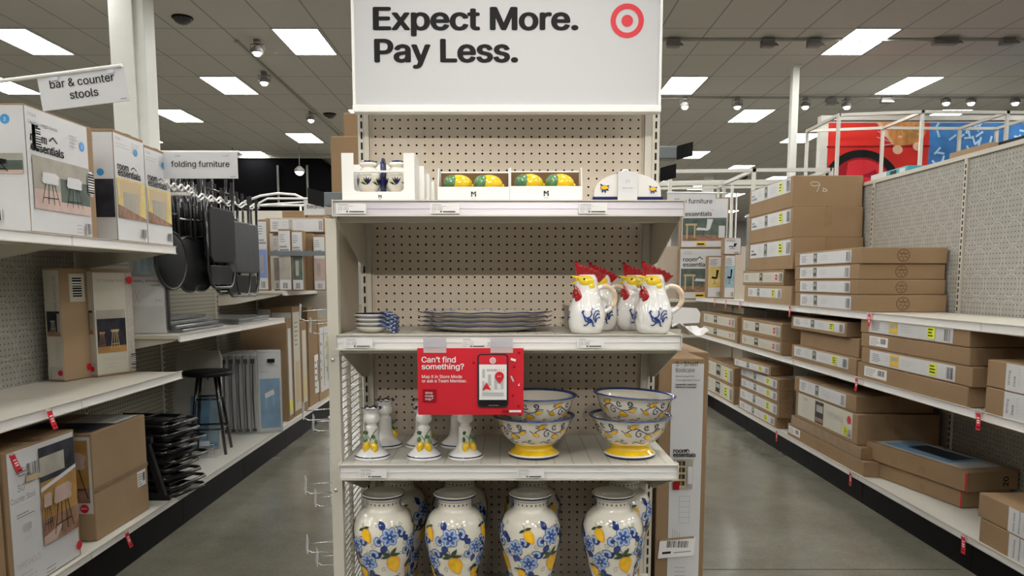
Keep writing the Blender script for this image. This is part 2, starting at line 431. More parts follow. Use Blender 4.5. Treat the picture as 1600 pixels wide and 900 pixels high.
# ceiling lights, a staggered grid
lt = None
cols_name = {-11.82: 'at the left edge of the ceiling', -13.9: 'beyond the left edge', 11.28: 'beyond the right end', 13.38: 'near the far right wall', -9.72: 'far left of the ceiling', -7.62: 'above the folding furniture aisle', -5.52: 'left of the header sign', -3.42: 'just left of the header sign',
             2.88: 'just right of the header sign', 4.98: 'over the right aisle', 7.08: 'far right, above the mural', 9.18: 'at the right end of the ceiling', .78: 'behind the header sign', -1.32: 'behind the header sign'}
row = 0
for r in range(-7, 13):
    Y0 = 11.0+2.52*r
    for k in range(-6, 6):
        X0 = (-3.42 if r % 2 == 0 else -5.52)+4.2*k
        if X0 < -14.5 or X0 > 14: continue
        if lt is None:
            lt = thing('ceiling_light', 'x', 'ceiling light', (X0, Y0, CEIL))
            fr = MB()
            fr.box(0, .68, 0, .02, -.012, 0, 'troffer_grey'); fr.box(0, .68, 1.22, 1.24, -.012, 0, 'troffer_grey')
            fr.box(0, .02, .02, 1.22, -.012, 0, 'troffer_grey'); fr.box(.66, .68, .02, 1.22, -.012, 0, 'troffer_grey')
            fr.box(.335, .345, .02, 1.22, -.012, -.006, 'troffer_grey')
            fr.build('light_frame', lt)
            MB().box(.02, .66, .02, 1.22, -.006, -.001, 'diffuser').build('diffuser', lt); o = lt
        else: o = dup(lt, (X0, Y0, CEIL))
        dz = CEIL-EYE; px = PX+F*X0/Y0 if Y0 > 1 else -999
        inv = Y0 > 7.5 and -60 < px < 1620
        key = min(cols_name, key=lambda q: abs(q-X0))
        if inv:
            o['label'] = 'bright rectangular ceiling light %s, %s row of lights back' % (cols_name[key], ['front', 'second', 'third', 'fourth', 'fifth', 'sixth', 'seventh', 'eighth', 'ninth', 'tenth', 'eleventh', 'twelfth', 'thirteenth', 'fourteenth'][max(0, min(13, r+1))])
            o['group'] = 'ceiling lights over the sales floor'
        else:
            o['label'] = 'bright rectangular ceiling light outside the photographed view'; o['group'] = 'ceiling lights out of view'
# left building column
a = atY(165, 0, 9.0); b = atY(217, 0, 9.0)
cm = MB().box(a.x+.02, a.x+.30, 9.0, 9.35, 0, CEIL, 'column_paint').box(a.x+.30, a.x+.42, 9.03, 9.3, 0, CEIL, 'column_paint')
tag(cm.build('building_column', None, .006), 'pale painted square column rising behind the tall boxed stools', 'column')
a = atY(1234, 250, 12.8)
tag(MB().box(a.x, a.x+.11, 12.8, 12.91, 0, CEIL, 'column_paint').box(a.x-.03, a.x+.14, 12.77, 12.94, CEIL-.03, CEIL, 'column_paint').build('support_pole'), 'slim white pole from ceiling behind the big brown boxes', 'pole')
a = atY(1101, 250, 26.)
tag(MB().box(a.x, a.x+.34, 26, 26.3, 0, CEIL, 'column_paint').build('building_column'), 'short looking distant white column behind the white tube railing', 'column')
# ------------------------------------------------------------------ endcap fixture
YF, YB = 1.935, 2.335
SH = [atY(794, 314, YF).z, atY(794, 523.5, YF).z, atY(794, 726.5, YF).z]
SH.append(SH[2]-.460)
XL, XR = atY(520, 320, YF).x+.002, atY(1068, 320, YF).x
ec = thing('endcap_display', 'cream metal endcap shelving unit with pegboard back and four shelves in the centre', 'shelving unit', (0, YB, 0))
HX0, HX1 = -.458, .452
TOPZ = 2.25
pg = MB()
x0, z0 = -.425, .10; P = .0254
nx = 33; nz = int((TOPZ-z0)/P)
cache = {}
def gv(i, j, t):
    k = (i, j, t)
    if k not in cache:
        cx, cz = x0+(i//2)*P, z0+(j//2)*P
        cache[k] = pg.V((cx+(P/2 if i % 2 else 0), 0, cz+(P/2 if j % 2 else 0)))
    return cache[k]
for i in range(nx):
    for j in range(nz):
        cs = [gv(2*i, 2*j, 0), gv(2*i+1, 2*j, 0), gv(2*i+2, 2*j, 0), gv(2*i+2, 2*j+1, 0), gv(2*i+2, 2*j+2, 0), gv(2*i+1, 2*j+2, 0), gv(2*i, 2*j+2, 0), gv(2*i, 2*j+1, 0)]
        cx, cz = x0+i*P+P/2, z0+j*P+P/2
        h = [pg.V((cx+.0034*math.cos(-3*PI/4+q*PI/4), 0, cz+.0034*math.sin(-3*PI/4+q*PI/4))) for q in range(8)]
        hb = [pg.V((cx+.0034*math.cos(-3*PI/4+q*PI/4), .005, cz+.0034*math.sin(-3*PI/4+q*PI/4))) for q in range(8)]
        for q in range(8):
            pg.Fc((cs[q], cs[(q+1) % 8], h[(q+1) % 8], h[q]), 'cream_panel'); pg.Fc((h[q], h[(q+1) % 8], hb[(q+1) % 8], hb[q]), 'cream_dark')
pg.box(x0-.005, x0, -.004, .01, z0, TOPZ, 'cream_panel'); pg.box(x0+nx*P, x0+nx*P+.005, -.004, .01, z0, TOPZ, 'cream_panel')
pg.build('pegboard_panel', ec)
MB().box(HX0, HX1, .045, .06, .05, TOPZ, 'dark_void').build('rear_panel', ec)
for s, (ua, ub) in enumerate(((HX0-.006, x0-.006), (x0+nx*P+.006, HX1+.012))):
    u = MB(); u.box(ua, ub, -.012, .044, 0, TOPZ, 'cream_metal')
    mid = (ua+.011) if s == 0 else (ub-.011); z = .2
    while z < TOPZ-.05: u.box(mid-.0028, mid+.0028, -.0135, -.011, z, z+.021, 'ink'); z += .0315
    u.box((ua+ub)/2-.001, (ua+ub)/2+.001, -.014, -.011, 0, TOPZ, 'cream_dark')
    u.build('slotted_upright', ec)
D = YB-YF
for i, z in enumerate(SH):
    s = MB(); s.box(XL, XR, -D+.006, -.013, z-.028, z-.002, 'cream_metal')
    s.box(XL, XR, -D+.012, -.013, z-.002, z, 'deck_holes' if i else 'cream_metal')
    s.box(XL, XR, -D+.03, -D+.05, z-.052, z-.028, 'cream_metal')
    so = s.build('shelf', ec, .0015)
    c = MB(); mt = 'silver' if i == 0 else 'channel'
    c.box(XL, XR, -D-.002, -D+.006, z-.036, z+.001, mt)
    c.box(XL, XR, -D-.009, -D-.002, z-.001, z+.002, 'cream_metal'); c.box(XL, XR, -D-.009, -D-.002, z-.040, z-.036, 'cream_metal')
    c.box(XL, XR, -D-.004, -D-.002, z-.020, z-.018, mt)
    c.box(XL-.003, XL, -D-.009, -D+.03, z-.04, z+.003, 'cream_metal'); c.box(XR, XR+.003, -D-.009, -D+.03, z-.04, z+.003, 'cream_metal')
    c.build('price_channel', so)
    for x in (XL+.003, XR-.006):
        MB().prism([(x, -.013, z-.03), (x, -D+.01, z-.03), (x, -D+.01, z-.045), (x, -.10, z-.15), (x, -.013, z-.16)], (.003, 0, 0), 'cream_metal').build('shelf_bracket', so)
    h = MB()
    for x in (XL+.15, XR-.12): h.box(x-.012, x+.012, -D+.08, -D+.083, z-.0290, z-.0282, 'ink')
    h.build('slot', so)
# side wing
wing = thing('side_wing_panel', 'tall cream side panel with louvred lower half on the left of the endcap', 'panel', (-.470, YF, 0))
pw = MB(); pw.box(-.016, .014, .035, .062, 0, SH[0]-.042, 'cream_metal')
for z in (SH[1]-.07, SH[2]-.08, SH[1]-.9): pw.ell((-.004, .0345, z), .006, .003, .006, 'chrome', 10, 6)
pw.build('front_post', wing, .001)
MB().box(-.004, .0, .062, .38, SH[1]-.02, SH[0]-.045, 'cream_panel').build('upper_panel', wing)
lv = MB(); z = .05
while z < SH[1]-.06:
    lv.obox((-.004, .062, z), (0, .316, 0), (.005, 0, .003), (-.0008, 0, .003), 'cream_metal'); z += .019
lv.build('louvre_grille', wing)
st = MB()
for y in (.20, .372): st.box(-.006, .006, y, y+.007, .03, SH[1]-.02, 'cream_metal')
st.box(-.008, .006, .062, .379, SH[1]-.045, SH[1]-.02, 'cream_metal')
st.build('grille_stile', wing)
# header sign
sg0, sg1 = atY(550, 60, 2.19), atY(1034, 60, 2.19); sb = atY(790, 172, 2.19).z
sgn = thing('header_sign', 'large white header sign reading Expect More. Pay Less. above the endcap', 'sign', (0, 2.19, sb))
W = sg1.x-sg0.x; Hs = .62
MB().box(sg0.x, sg1.x, .006, .03, .012, Hs, 'sign_white').build('sign_board', sgn)
fr = MB(); fr.box(sg0.x-.002, sg1.x+.002, -.004, .034, -.006, .014, 'white'); fr.box(sg0.x-.002, sg0.x+.006, 0, .034, .014, Hs, 'white'); fr.box(sg1.x-.006, sg1.x+.002, 0, .034, .014, Hs, 'white')
fr.box(sg0.x-.002, sg1.x+.002, -.004, .034, Hs, Hs+.02, 'white')
fr.build('sign_frame', sgn, .002)
for x in (sg0.x+.02, sg1.x-.04): MB().box(x, x+.02, .035, .157, .1, .16, 'cream_metal').build('sign_arm', sgn)
def yz(py): return atY(790, py, 2.19).z-sb
capx = (atY(894, 30, 2.19).x-atY(582, 30, 2.19).x)
l0 = atY(582, 30, 2.19).x
for t, base, wpx, top in (('Expect More.', 45, 895-582, 9), ('Pay Less.', 95.5, 804-584, 59)):
    tx = MB(); vs, fs, a0, a1 = text_mesh(t, .040)
    Hc = yz(top)-yz(base); wd = wpx*2.19/1147.*.985
    o = Vector((l0+(.002 if t[0] == 'P' else 0), .0055, yz(base)))
    for n_q, q in enumerate(fs):
        tx.Fc([tx.V(o+Vector(((vs[k].x-a0)*wd/(a1-a0), -vs[k].z*1e-4-(n_q % 9)*1e-5, vs[k].y*Hc/.735))) for k in q], 'ink')
    tx.build('sign_lettering', sgn)
bc = atY(980.5, 31.5, 2.19); be = MB(); cz = bc.z-sb; u = 2.19/1147
def ring(mb, x, y, z, r0, r1, m, n=48):
    if r0 <= 0: mb.poly([(x+r1*math.cos(2*PI*k/n), y, z+r1*math.sin(2*PI*k/n)) for k in range(n)], m); return
    for k in range(n):
        a, b = 2*PI*k/n, 2*PI*(k+1)/n
        mb.poly([(x+r0*math.cos(a), y, z+r0*math.sin(a)), (x+r1*math.cos(a), y, z+r1*math.sin(a)), (x+r1*math.cos(b), y, z+r1*math.sin(b)), (x+r0*math.cos(b), y, z+r0*math.sin(b))], m)
ring(be, bc.x, .0052, cz, 17*u, 25*u, 'red'); ring(be, bc.x, .0052, cz, 0, 8.7*u, 'red')
be.build('bullseye_emblem', sgn)
# price tags in the channels: (shelf, px of left edge, width px, price, which)
for i, px, wpx, price, words in ((0, 525, 46, '25.00', 'under the boxed shakers'), (0, 672, 45, '15.00', 'under the first boxed lemon pair'), (0, 904, 44, '20.00', 'near the butter dish'),
                          (1, 533, 44, '10.00', 'under the spoon rests'), (1, 720, 40, '25.00', 'above the red sign, faded'), (1, 904, 42, '15.00', 'under the left rooster pitchers'),
                          (2, 552, 44, '10.00', 'under the lemon candlesticks'), (2, 808, 44, '30.00', 'under the lemon bowls')):
    z = SH[i]; y = YF-.0115; a = atY(px, 320, y).x; Wt = wpx*y/1150.
    f = Face((0, 0, 0), (1, 0, 0), (0, 0, 1), Wt, .026); f.k = -3
    mb = MB(); mb.box(0, Wt, 0, .0006, 0, .026, 'paper')
    ik = 'ink_light' if 'faded' in words or i == 2 and px > 700 else 'ink_grey'
    f.greek(mb, .06, .45, .86, 1, .1, .05, 'ink_grey'); f.greek(mb, .06, .6, .72, 1, .1, .04, 'ink_light')
    f.text(mb, price, .06, .34, .0105, ik); f.greek(mb, .05, .2, .16, 1, .1, .04, 'ink_light'); f.text(mb, '0R 12345', .34, .12, .0052, 'ink', width=Wt*.5) if False else f.rect(mb, .34, .14, .40, .26, 'ink')
    f.greek(mb, .44, .95, .15, 1, .1, .09, 'ink')
    o = mb.build('price_tag', None, 0, (a, y, z-.0335)); tag(o, 'white shelf price tag reading %s %s' % (price, words), 'price tag', 'price tags on the endcap shelves')
# red sign
SY = 1.905; a = atY(652, 544, SY); b = atY(818, 648, SY)
rs = thing('store_map_sign', 'red hanging sign reading Can’t find something? with a phone map', 'sign', (a.x, SY, b.z))
RW, RH = b.x-a.x, atY(735, 544, SY).z-b.z
MB().box(0, RW, 0, .003, 0, RH, 'red').build('sign_panel', rs)
f = Face((0, 0, 0), (1, 0, 0), (0, 0, 1), RW, RH); mb = MB()
def ph(x, y): return ((x-518)/645., 1-(y-52)/408.)
def T(t, x, y, size, m, **k): q_ = MB(); u, v = ph(x, y); f.text(q_, t, u, v, size, m, **k); q_.build('sign_lettering', rs)
def R(x0, y0, x1, y1, m): (a0, b1), (a1, b0) = ph(x0, y0), ph(x1, y1); f.rect(mb, a0, b0, a1, b1, m)
s1 = RW/645.
T('Can’t find', 543, 138, 48*s1, 'paper', bold=.022, width=208*s1); T('something?', 543, 180, 48*s1, 'paper', bold=.022, width=258*s1)
T('Map it in Store Mode', 544, 234, 27*s1, 'paper', bold=.01, width=244*s1); T('or ask a Team Member.', 544, 260, 27*s1, 'paper', bold=.01, width=273*s1)
R(548, 302, 632, 382, 'red_dark')
for k, t in enumerate(('store', 'mode', 'map*')): T(t, 564, 330+k*19, 20*s1, 'paper', bold=.01)
T('·', 1135, 280, 40*s1, 'paper'); R(1075, 430, 1148, 443, 'paper'); R(1033, 430, 1072, 443, 'red_dark')
for (x, y) in ((1105, 165), (860, 140), (1098, 340), (1135, 80), (1132, 405)): u, v = ph(x, y); f.disc(mb, u, v, 9*s1, 'red_dark', 6)
f.pg(mb, [ph(1086, 110), ph(1116, 118), ph(1114, 132), ph(1084, 123)], 'paper'); f.pg(mb, [ph(1082, 222), ph(1090, 217), ph(1106, 250), ph(1098, 256)], 'map_grey'); u, v = ph(1134, 275); f.disc(mb, u, v, 5*s1, 'paper', 10)
mb.build('sign_print', rs)
pm = MB(); f2 = Face((0, 0, 0), (1, 0, 0), (0, 0, 1), RW, RH); f2.k = 8
def rr(x0, y0, x1, y1, r, m):
    pts = []
    for cx, cy, a0 in ((x1-r, y0+r, 0), (x0+r, y0+r, 90), (x0+r, y1-r, 180), (x1-r, y1-r, 270)):
        for k in range(5):
            t = math.radians(a0+k*22.5); pts.append(ph(cx+r*math.cos(t), cy-r*math.sin(t)))
    f2.pg(pm, pts, m)
rr(882, 86, 1070, 412, 22, 'phone_black'); rr(892, 94, 1061, 404, 16, 'ink'); rr(892, 94, 1061, 160, 16, 'red'); 
def R2(x0, y0, x1, y1, m): (a0, b1), (a1, b0) = ph(x0, y0), ph(x1, y1); f2.rect(pm, a0, b0, a1, b1, m)
R2(893, 150, 1060, 366, 'paper')
for q in ((912, 178, 928, 232), (938, 178, 1000, 192), (946, 210, 966, 280), (985, 225, 1003, 300), (912, 320, 1042, 340), (1025, 240, 1040, 300), (912, 250, 926, 310)): R2(*q, 'map_grey')
u, v = ph(976, 125); f2.disc(pm, u, v, 19*s1, 'paper'); f2.disc(pm, u, v, 13*s1, 'red'); f2.disc(pm, u, v, 9*s1, 'paper'); f2.disc(pm, u, v, 4*s1, 'red')
f2.pg(pm, [ph(937, 256), ph(967, 306), ph(939, 296), ph(911, 306)], 'red')
u, v = ph(1016, 220); f2.disc(pm, u, v, 28*s1, 'red', 24); f2.pg(pm, [ph(990, 232), ph(1018, 266), ph(1042, 232)], 'red'); f2.text(pm, 'psst', u, v-.01, 13*s1, 'paper', 'c')
for k in range(5): x = 992+k*12; f2.line(pm, *ph(x, 190), *ph(x-3+k*1.5, 175), .001, 'red')
f2.line(pm, *ph(950, 397), *ph(1010, 397), .0008, 'map_grey')
pm.build('phone_picture', rs)
for x0, x1 in ((556, 694), (962, 1098)):
    u0, u1 = (x0-518)*s1, (x1-518)*s1
    mb = MB(); mb.box(u0, u1, -.004, -.0005, RH+.002, RH+.026, 'silver'); mb.box(u0, u1, -.0025, .006, RH-.012, RH+.002, 'clear_plastic'); mb.build('sign_clip', rs)
# ------------------------------------------------------------------ ceramics: painting on turned surfaces
class Surf:
    def __init__(s, prof): s.p = prof
    def r(s, z):
        p = s.p
        for (r0, z0), (r1, z1) in zip(p, p[1:]):
            if min(z0, z1) <= z <= max(z0, z1) and abs(z1-z0) > 1e-6: return r0+(r1-r0)*(z-z0)/(z1-z0)
        return p[-1][0]
    def at(s, th, z, off):
        r = s.r(z); d = (s.r(z+.004)-s.r(z-.004))/.008; k = 1/math.sqrt(1+d*d)
        return Vector(((r+off*k)*math.cos(th), (r+off*k)*math.sin(th), z-off*d*k))
class Paint:
    def __init__(s, mb, surf, lo, hi): s.mb, s.s, s.lo, s.hi, s.k = mb, surf, lo, hi, 0
    def off(s): return .0009+.0002*s.k
    def pt(s, th0, z0, R0, u, v, off):
        z = min(max(z0+v, s.lo), s.hi); return s.s.at(th0+u/R0, z, off)
    def shape(s, th, z, pts, m, cu=0, cv=0, sc=1, rot=0, lay=0):
        off = .0008+.0003*lay; R0 = s.s.r(z); c, n = math.cos(rot), math.sin(rot)
        q = [(cu+(x*c-y*n)*sc, cv+(x*n+y*c)*sc) for x, y in pts]; N = len(q)
        mu, mv = sum(a for a, b in q)/N, sum(b for a, b in q)/N
        ce = s.mb.V(s.pt(th, z, R0, mu, mv, off)); prev = None
        for f in (.5, 1.):
            ring = [s.mb.V(s.pt(th, z, R0, mu+(a-mu)*f, mv+(b-mv)*f, off)) for a, b in q]
            for i in range(N):
                j = (i+1) % N
                if prev is None: s.mb.Fc((ce, ring[i], ring[j]), m, True)
                else: s.mb.Fc((prev[i], ring[i], ring[j], prev[j]), m, True)
            prev = ring
    def stroke(s, th, z, pts, w, m, cu=0, cv=0, sc=1, rot=0, lay=0, taper=False):
        off = .0008+.0003*lay; R0 = s.s.r(z); c, n = math.cos(rot), math.sin(rot)
        q = [Vector((cu+(x*c-y*n)*sc, cv+(x*n+y*c)*sc)) for x, y in pts]; L = []; N = len(q)
        for i, p in enumerate(q):
            t = q[min(i+1, N-1)]-q[max(i-1, 0)]
            if t.length < 1e-9: t = Vector((1, 0))
            t.normalize(); ww = w/2*(1-.75*i/(N-1) if taper else 1); nn = Vector((-t.y, t.x))*ww
            L.append((s.mb.V(s.pt(th, z, R0, *(p+nn), off)), s.mb.V(s.pt(th, z, R0, *(p-nn), off))))
        for a, b in zip(L, L[1:]): s.mb.Fc((a[0], a[1], b[1], b[0]), m, True)
def ellp(a, b, n=12): return [(a*math.cos(2*PI*k/n), b*math.sin(2*PI*k/n)) for k in range(n)]
def leafp(L, w, n=6): return [(L*t, w*math.sin(PI*t**.85)) for t in [k/n for k in range(n+1)]]+[(L*t, -w*math.sin(PI*t**.85)) for t in [k/n for k in range(n-1, 0, -1)]]
def lemonp(a, b, n=20):
    o = []
    for k in range(n):
        t = 2*PI*k/n; tip = max(0, math.cos(t))**9*.28*a; o.append((a*math.cos(t)+tip, b*math.sin(t)*(1-.12*math.cos(t))))
    return o
def spiral(r, turns=1.3, n=16, s=1): return [(r*(1-k/n*.85)*math.cos(s*2*PI*turns*k/n), r*(1-k/n*.85)*math.sin(s*2*PI*turns*k/n)) for k in range(n+1)]
def flower(P, th, z, r, rot=0):
    for k in range(3): # dark leaves behind
        a = rot+PI/2+k*2*PI/3+.5
        P.shape(th, z, leafp(r*.95, r*.33), 'cobalt', r*.75*math.cos(a), r*.75*math.sin(a), 1, a, 0)
    for k in range(2): # side blossoms
        a = rot+k*PI+.25
        for j in range(5): b = a-1.2+j*.6; P.shape(th, z, ellp(r*.22, r*.22, 8), 'navy', r*1.0*math.cos(a)+r*.28*math.cos(b), r*1.0*math.sin(a)+r*.28*math.sin(b), 1, 0, 1); P.shape(th, z, ellp(r*.16, r*.16, 8), 'blue_pale', r*1.0*math.cos(a)+r*.28*math.cos(b), r*1.0*math.sin(a)+r*.28*math.sin(b), 1, 0, 2)
        P.shape(th, z, ellp(r*.2, r*.2, 8), 'cobalt', r*1.0*math.cos(a), r*1.0*math.sin(a), 1, 0, 3)
    for k in range(6):
        a = rot+k*PI/3; x, y = r*.52*math.cos(a), r*.52*math.sin(a)
        P.shape(th, z, ellp(r*.36, r*.33), 'navy', x, y, 1, a, 4)
        P.shape(th, z, ellp(r*.31, r*.28), 'blue_pale', x, y, 1, a, 5)
        P.shape(th, z, ellp(r*.22, r*.14), 'blue_mid', x*.8, y*.8, 1, a, 6)
    P.shape(th, z, ellp(r*.26, r*.26), 'cobalt', 0, 0, 1, 0, 7); P.shape(th, z, ellp(r*.10, r*.10, 8), 'blue_pale', 0, 0, 1, 0, 8)
    for sgn_ in (-1, 1):
        P.stroke(th, z, spiral(r*.28, 1.3, 14, sgn_), .0009, 'navy', sgn_*r*1.45, -r*.75, 1, rot, 1); P.stroke(th, z, spiral(r*.2, 1.2, 12, -sgn_), .0009, 'navy', sgn_*r*1.15, r*1.0, 1, rot, 1)
        for q in range(3): P.stroke(th, z, [(0, 0), (r*.3*math.cos(PI/2+sgn_*(.5+q*.45)), r*.3*math.sin(PI/2+sgn_*(.5+q*.45)))], .0016, 'navy', sgn_*r*.75, r*.75, 1, rot, 1, True)
def lemon(P, th, z, r, rot=-1.2, leaves=3):
    c, n = math.cos(rot), math.sin(rot)
    sx, sy = -c*r*1.1, -n*r*1.1
    P.stroke(th, z, [(sx, sy), (sx-c*r*.5, sy-n*r*.5), (sx-c*r*.8-r*.1, sy-n*r*1.0)], .0016, 'leaf_dark', 0, 0, 1, 0, 2)
    for k in range(leaves):
        a = rot+PI+(-1.9, 1.5, -.9, .8)[k]; P.shape(th, z, leafp(r*1.15, r*.24), 'leaf_dark', sx-c*r*.15, sy-n*r*.15, 1, a, 3)
    P.shape(th, z, lemonp(r*1.06, r*.82), 'orange_tip', 0, 0, 1, rot, 4); P.shape(th, z, lemonp(r*.98, r*.75), 'lemon_paint', 0, 0, 1, rot, 5)
    P.shape(th, z, ellp(r*.35, r*.25), 'yellow_gloss', -.25*r, .2*r, 1, rot, 6)
# vases
vp = [(.048, 0), (.050, .004), (.049, .02), (.052, .06), (.0595, .11), (.072, .165), (.0815, .205), (.0855, .235), (.084, .262), (.076, .288), (.064, .303), (.0515, .311), (.0475, .319), (.0475, .329), (.050, .339), (.0575, .347), (.0605, .350), (.061, .354), (.0585, .3565), (.055, .354), (.046, .342), (.043, .329), (.045, .312), (.05, .298), (.03, .2), (0.0, .19)]
def smooth(p, k=3):
    out = []
    for i in range(len(p)-1):
        a, b, c, d = p[max(i-1, 0)], p[i], p[i+1], p[min(i+2, len(p)-1)]
        for j in range(k):
            t = j/k; f_ = lambda q: .5*((2*b[q])+(-a[q]+c[q])*t+(2*a[q]-5*b[q]+4*c[q]-d[q])*t*t+(-a[q]+3*b[q]-3*c[q]+d[q])*t**3)
            out.append((max(0, f_(0)), f_(1)))
    out.append(p[-1]); return out
vs_ = smooth(vp[:17])+vp[17:]
vase = thing('lemon_vase', 'x', 'vase', (0, 0, 0)); mb = MB()
mats = ['navy' if (.346 < p[1] < .3535 and i < 52) else 'ceramic' for i, p in enumerate(vs_)]
mb.lathe(vs_, 'ceramic', 48, mats=mats)
P = Paint(mb, Surf(smooth(vp[:17])), .01, .343)
for k in range(24):   # band of small sprigs round the neck
    th = 2*PI*k/24
    for q in (-.9, 0, .9): P.stroke(th, .334, [(0, 0), (.0035*math.sin(q), -.0065*math.cos(q)-.001)], .0022, 'ink', 0, 0, 1, 0, 0, True)
for k in range(60):
    t0, t1 = 2*PI*k/60, 2*PI*(k+1)/60; mb.Fc([mb.V(P.s.at(t, zz, .0008)) for t, zz in ((t0, .3400), (t1, .3400), (t1, .3414), (t0, .3414))], 'navy')
for k in range(3):
    b = 2*PI*k/3-PI/2
    flower(P, b+.15, .252, .031, .1+k); lemon(P, b+.33, .172, .023, -1.2+.2*k, 4)
    lemon(P, b-.62, .256, .017, -1.0-.3*k, 2); flower(P, b-.62, .178, .030, .7+k)
    flower(P, b+1.02, .222, .027, .4); flower(P, b+.05, .106, .028, .2); lemon(P, b-.75, .115, .016, -1.7, 3); flower(P, b+.95, .085, .020, .9); lemon(P, b+1.15, .142, .014, -1.4, 2)
    flower(P, b-.5, .045, .018, .3); lemon(P, b+.4, .045, .014, -1.2, 3)
mb.build('vase_body', vase)
zb = SH[3]+.0005
spots = [(600, 2.035, .2), (711.5, 2.03, -.25), (828.5, 2.03, .55), (957, 2.035, .05)]
back = [(618, 2.235, 1.0), (719, 2.24, .4), (832, 2.24, 1.4), (973, 2.235, .9)]
vn = ['far left vase of the front row', 'second vase from the left in the front row', 'third vase from the left in the front row', 'right-hand vase of the front row']
for i, (px, y, rz) in enumerate(spots+back):
    x = atY(px, 840, y).x
    x = x if i < 4 else min(max(x, -.34), .365)
    pos = ('front row, ' + ['at the left end', 'second from left', 'third from left', 'at the right end'][i]) if i < 4 else ('back row, behind the ' + ['leftmost', 'second', 'third', 'rightmost'][i-4]+' front vase')
    lab = 'tall blue floral vase with lemons, '+pos
    if i == 0: o = vase; o.location = (x, y, zb); o.rotation_euler = (0, 0, rz); o['label'] = lab; o['group'] = 'lemon vases on the lowest shelf'
    else: o = dup(vase, (x, y, zb), rz, lab, 'lemon vases on the lowest shelf')
# bowls
bp_ = [(.072, 0), (.073, .003), (.072, .008), (.064, .014), (.056, .021), (.0535, .027), (.055, .032), (.064, .038), (.078, .050), (.0915, .068), (.0995, .086), (.1045, .100), (.111, .108), (.116, .1125), (.1165, .115), (.114, .1165), (.105, .111), (.099, .100), (.09, .072), (.07, .051), (.03, .040), (0, .039)]
bs = smooth(bp_[:14])+bp_[14:]
bm = []
for i, (r, z) in enumerate(bs):
    if i < 42: bm.append('navy' if z < .0045 else 'ceramic' if z < .0095 else 'yellow_gloss' if z < .0375 else 'ceramic' if z < .1125 else 'cobalt')
    else: bm.append('cobalt' if i < 42 else 'ceramic')
bowl = thing('footed_bowl', 'x', 'bowl'); mb = MB(); mb.lathe(bs, 'ceramic', 56, mats=bm)
P = Paint(mb, Surf(smooth(bp_[:14])), .040, .108)
for k in range(5):
    b = 2*PI*k/5
    P.stroke(b, .084, [(-.055, .004), (-.045, -.004), (-.03, .006), (-.012, .010), (.004, .000), (.018, -.006), (.034, -.004), (.05, .006), (.06, .004)], .0024, 'navy', 0, 0, 1, 0, 1)
    P.stroke(b, .084, spiral(.012, 1.1, 16, 1), .0026, 'navy', -.006, -.006, 1, 1.5, 1); P.stroke(b, .084, spiral(.009, 1.1, 14, -1), .003, 'navy', .012, .013, 1, -.6, 1)
    P.stroke(b, .084, spiral(.009, 1.2, 14, 1), .0034, 'navy', .040, .014, 1, -1.8, 1); P.stroke(b, .084, spiral(.006, 1.0, 12, -1), .002, 'navy', -.036, .014, 1, 2, 1)
    for (cu, cv, rt, s_) in ((-.022, .016, .6, .011), (-.038, -.008, -.5, .009), (.022, -.016, -.15, .012), (.048, -.004, .3, .009)):
        P.shape(b, .084, lemonp(s_*1.05, s_*.62), 'navy', cu, cv, 1, rt, 2); P.shape(b, .084, lemonp(s_*.95, s_*.54), 'lemon_paint', cu, cv, 1, rt, 3)
for k in range(10):
    b = 2*PI*k/10; P.stroke(b, .050, [(-.018, 0), (-.009, .004), (0, 0), (.009, -.003), (.018, 0)], .0018, 'navy', 0, 0, 1, 0, 1); P.stroke(b, .050, spiral(.005, 1, 10), .0016, 'navy', .004, .006, 1, 0, 1)
mb.build('bowl_body', bowl)
zs = SH[2]+.0006
xb1, xb2 = atY(834, 700, 2.04).x, atY(985, 700, 2.04).x
for i, (x, z, rot, lab) in enumerate(((xb1, zs, (0, 0, .1), 'lower footed bowl painted with lemon vines, left stack under the red sign'), (xb1+.006, zs+.0575, (0, .0, .5), 'upper footed lemon bowl nested in the left stack, partly behind the red sign'),
                                 (xb2, zs, (0, 0, -.15), 'lower footed bowl painted with lemon vines, right stack'), (xb2+.006, zs+.0605, (0.0, .05, .25), 'upper footed lemon bowl tilted on the right stack'))):
    if i == 0: o = bowl; o.location = (x, 2.055, z); o.rotation_euler = rot; o['label'] = lab; o['group'] = 'lemon bowls in two stacks'
    else: dup(bowl, (x, 2.055, z), 0, lab, 'lemon bowls in two stacks', rot)
# candlesticks
cp = [(.049, 0), (.050, .003), (.049, .007), (.045, .012), (.036, .020), (.026, .030), (.0205, .045), (.019, .062), (.0185, .078), (.0175, .088), (.0135, .092), (.0150, .097), (.0215, .103), (.0235, .112), (.0215, .120), (.0200, .126), (.0225, .133), (.028, .1385), (.0285, .1405), (.022, .137), (.015, .128), (.012, .115), (0, .112)]
n_ = smooth(cp[:17])+cp[17:]
cs_ = thing('candlestick', 'x', 'candlestick'); mb = MB()
def wv(j, a, r, z): return (r*(1+.10*max(0, (z-.128)/.012)*math.cos(8*a)) if z > .128 else r, z+(.0018*math.cos(8*a) if z > .134 else 0))
cm_ = ['navy' if (.0065 < p[1] < .0085 and i < 12) or (p[1] > .1378) else 'ceramic_white' for i, p in enumerate(n_)]
mb.lathe(n_, 'ceramic_white', 48, wave=wv, mats=cm_)
mb.build('stick_body', cs_)
lm = MB()
for (x, z, rt) in ((-.011, .036, .35), (.011, .034, -.3)):
    lm.ell((x, -.024, z), .0105, .010, .0145, 'yellow_gloss', 16, 10, Matrix.Rotation(rt, 3, 'Y')); lm.ell((x*1.25, -.028, z-.0125), .004, .004, .0045, 'yellow_gloss', 10, 6)
lm.build('lemon_relief', cs_)
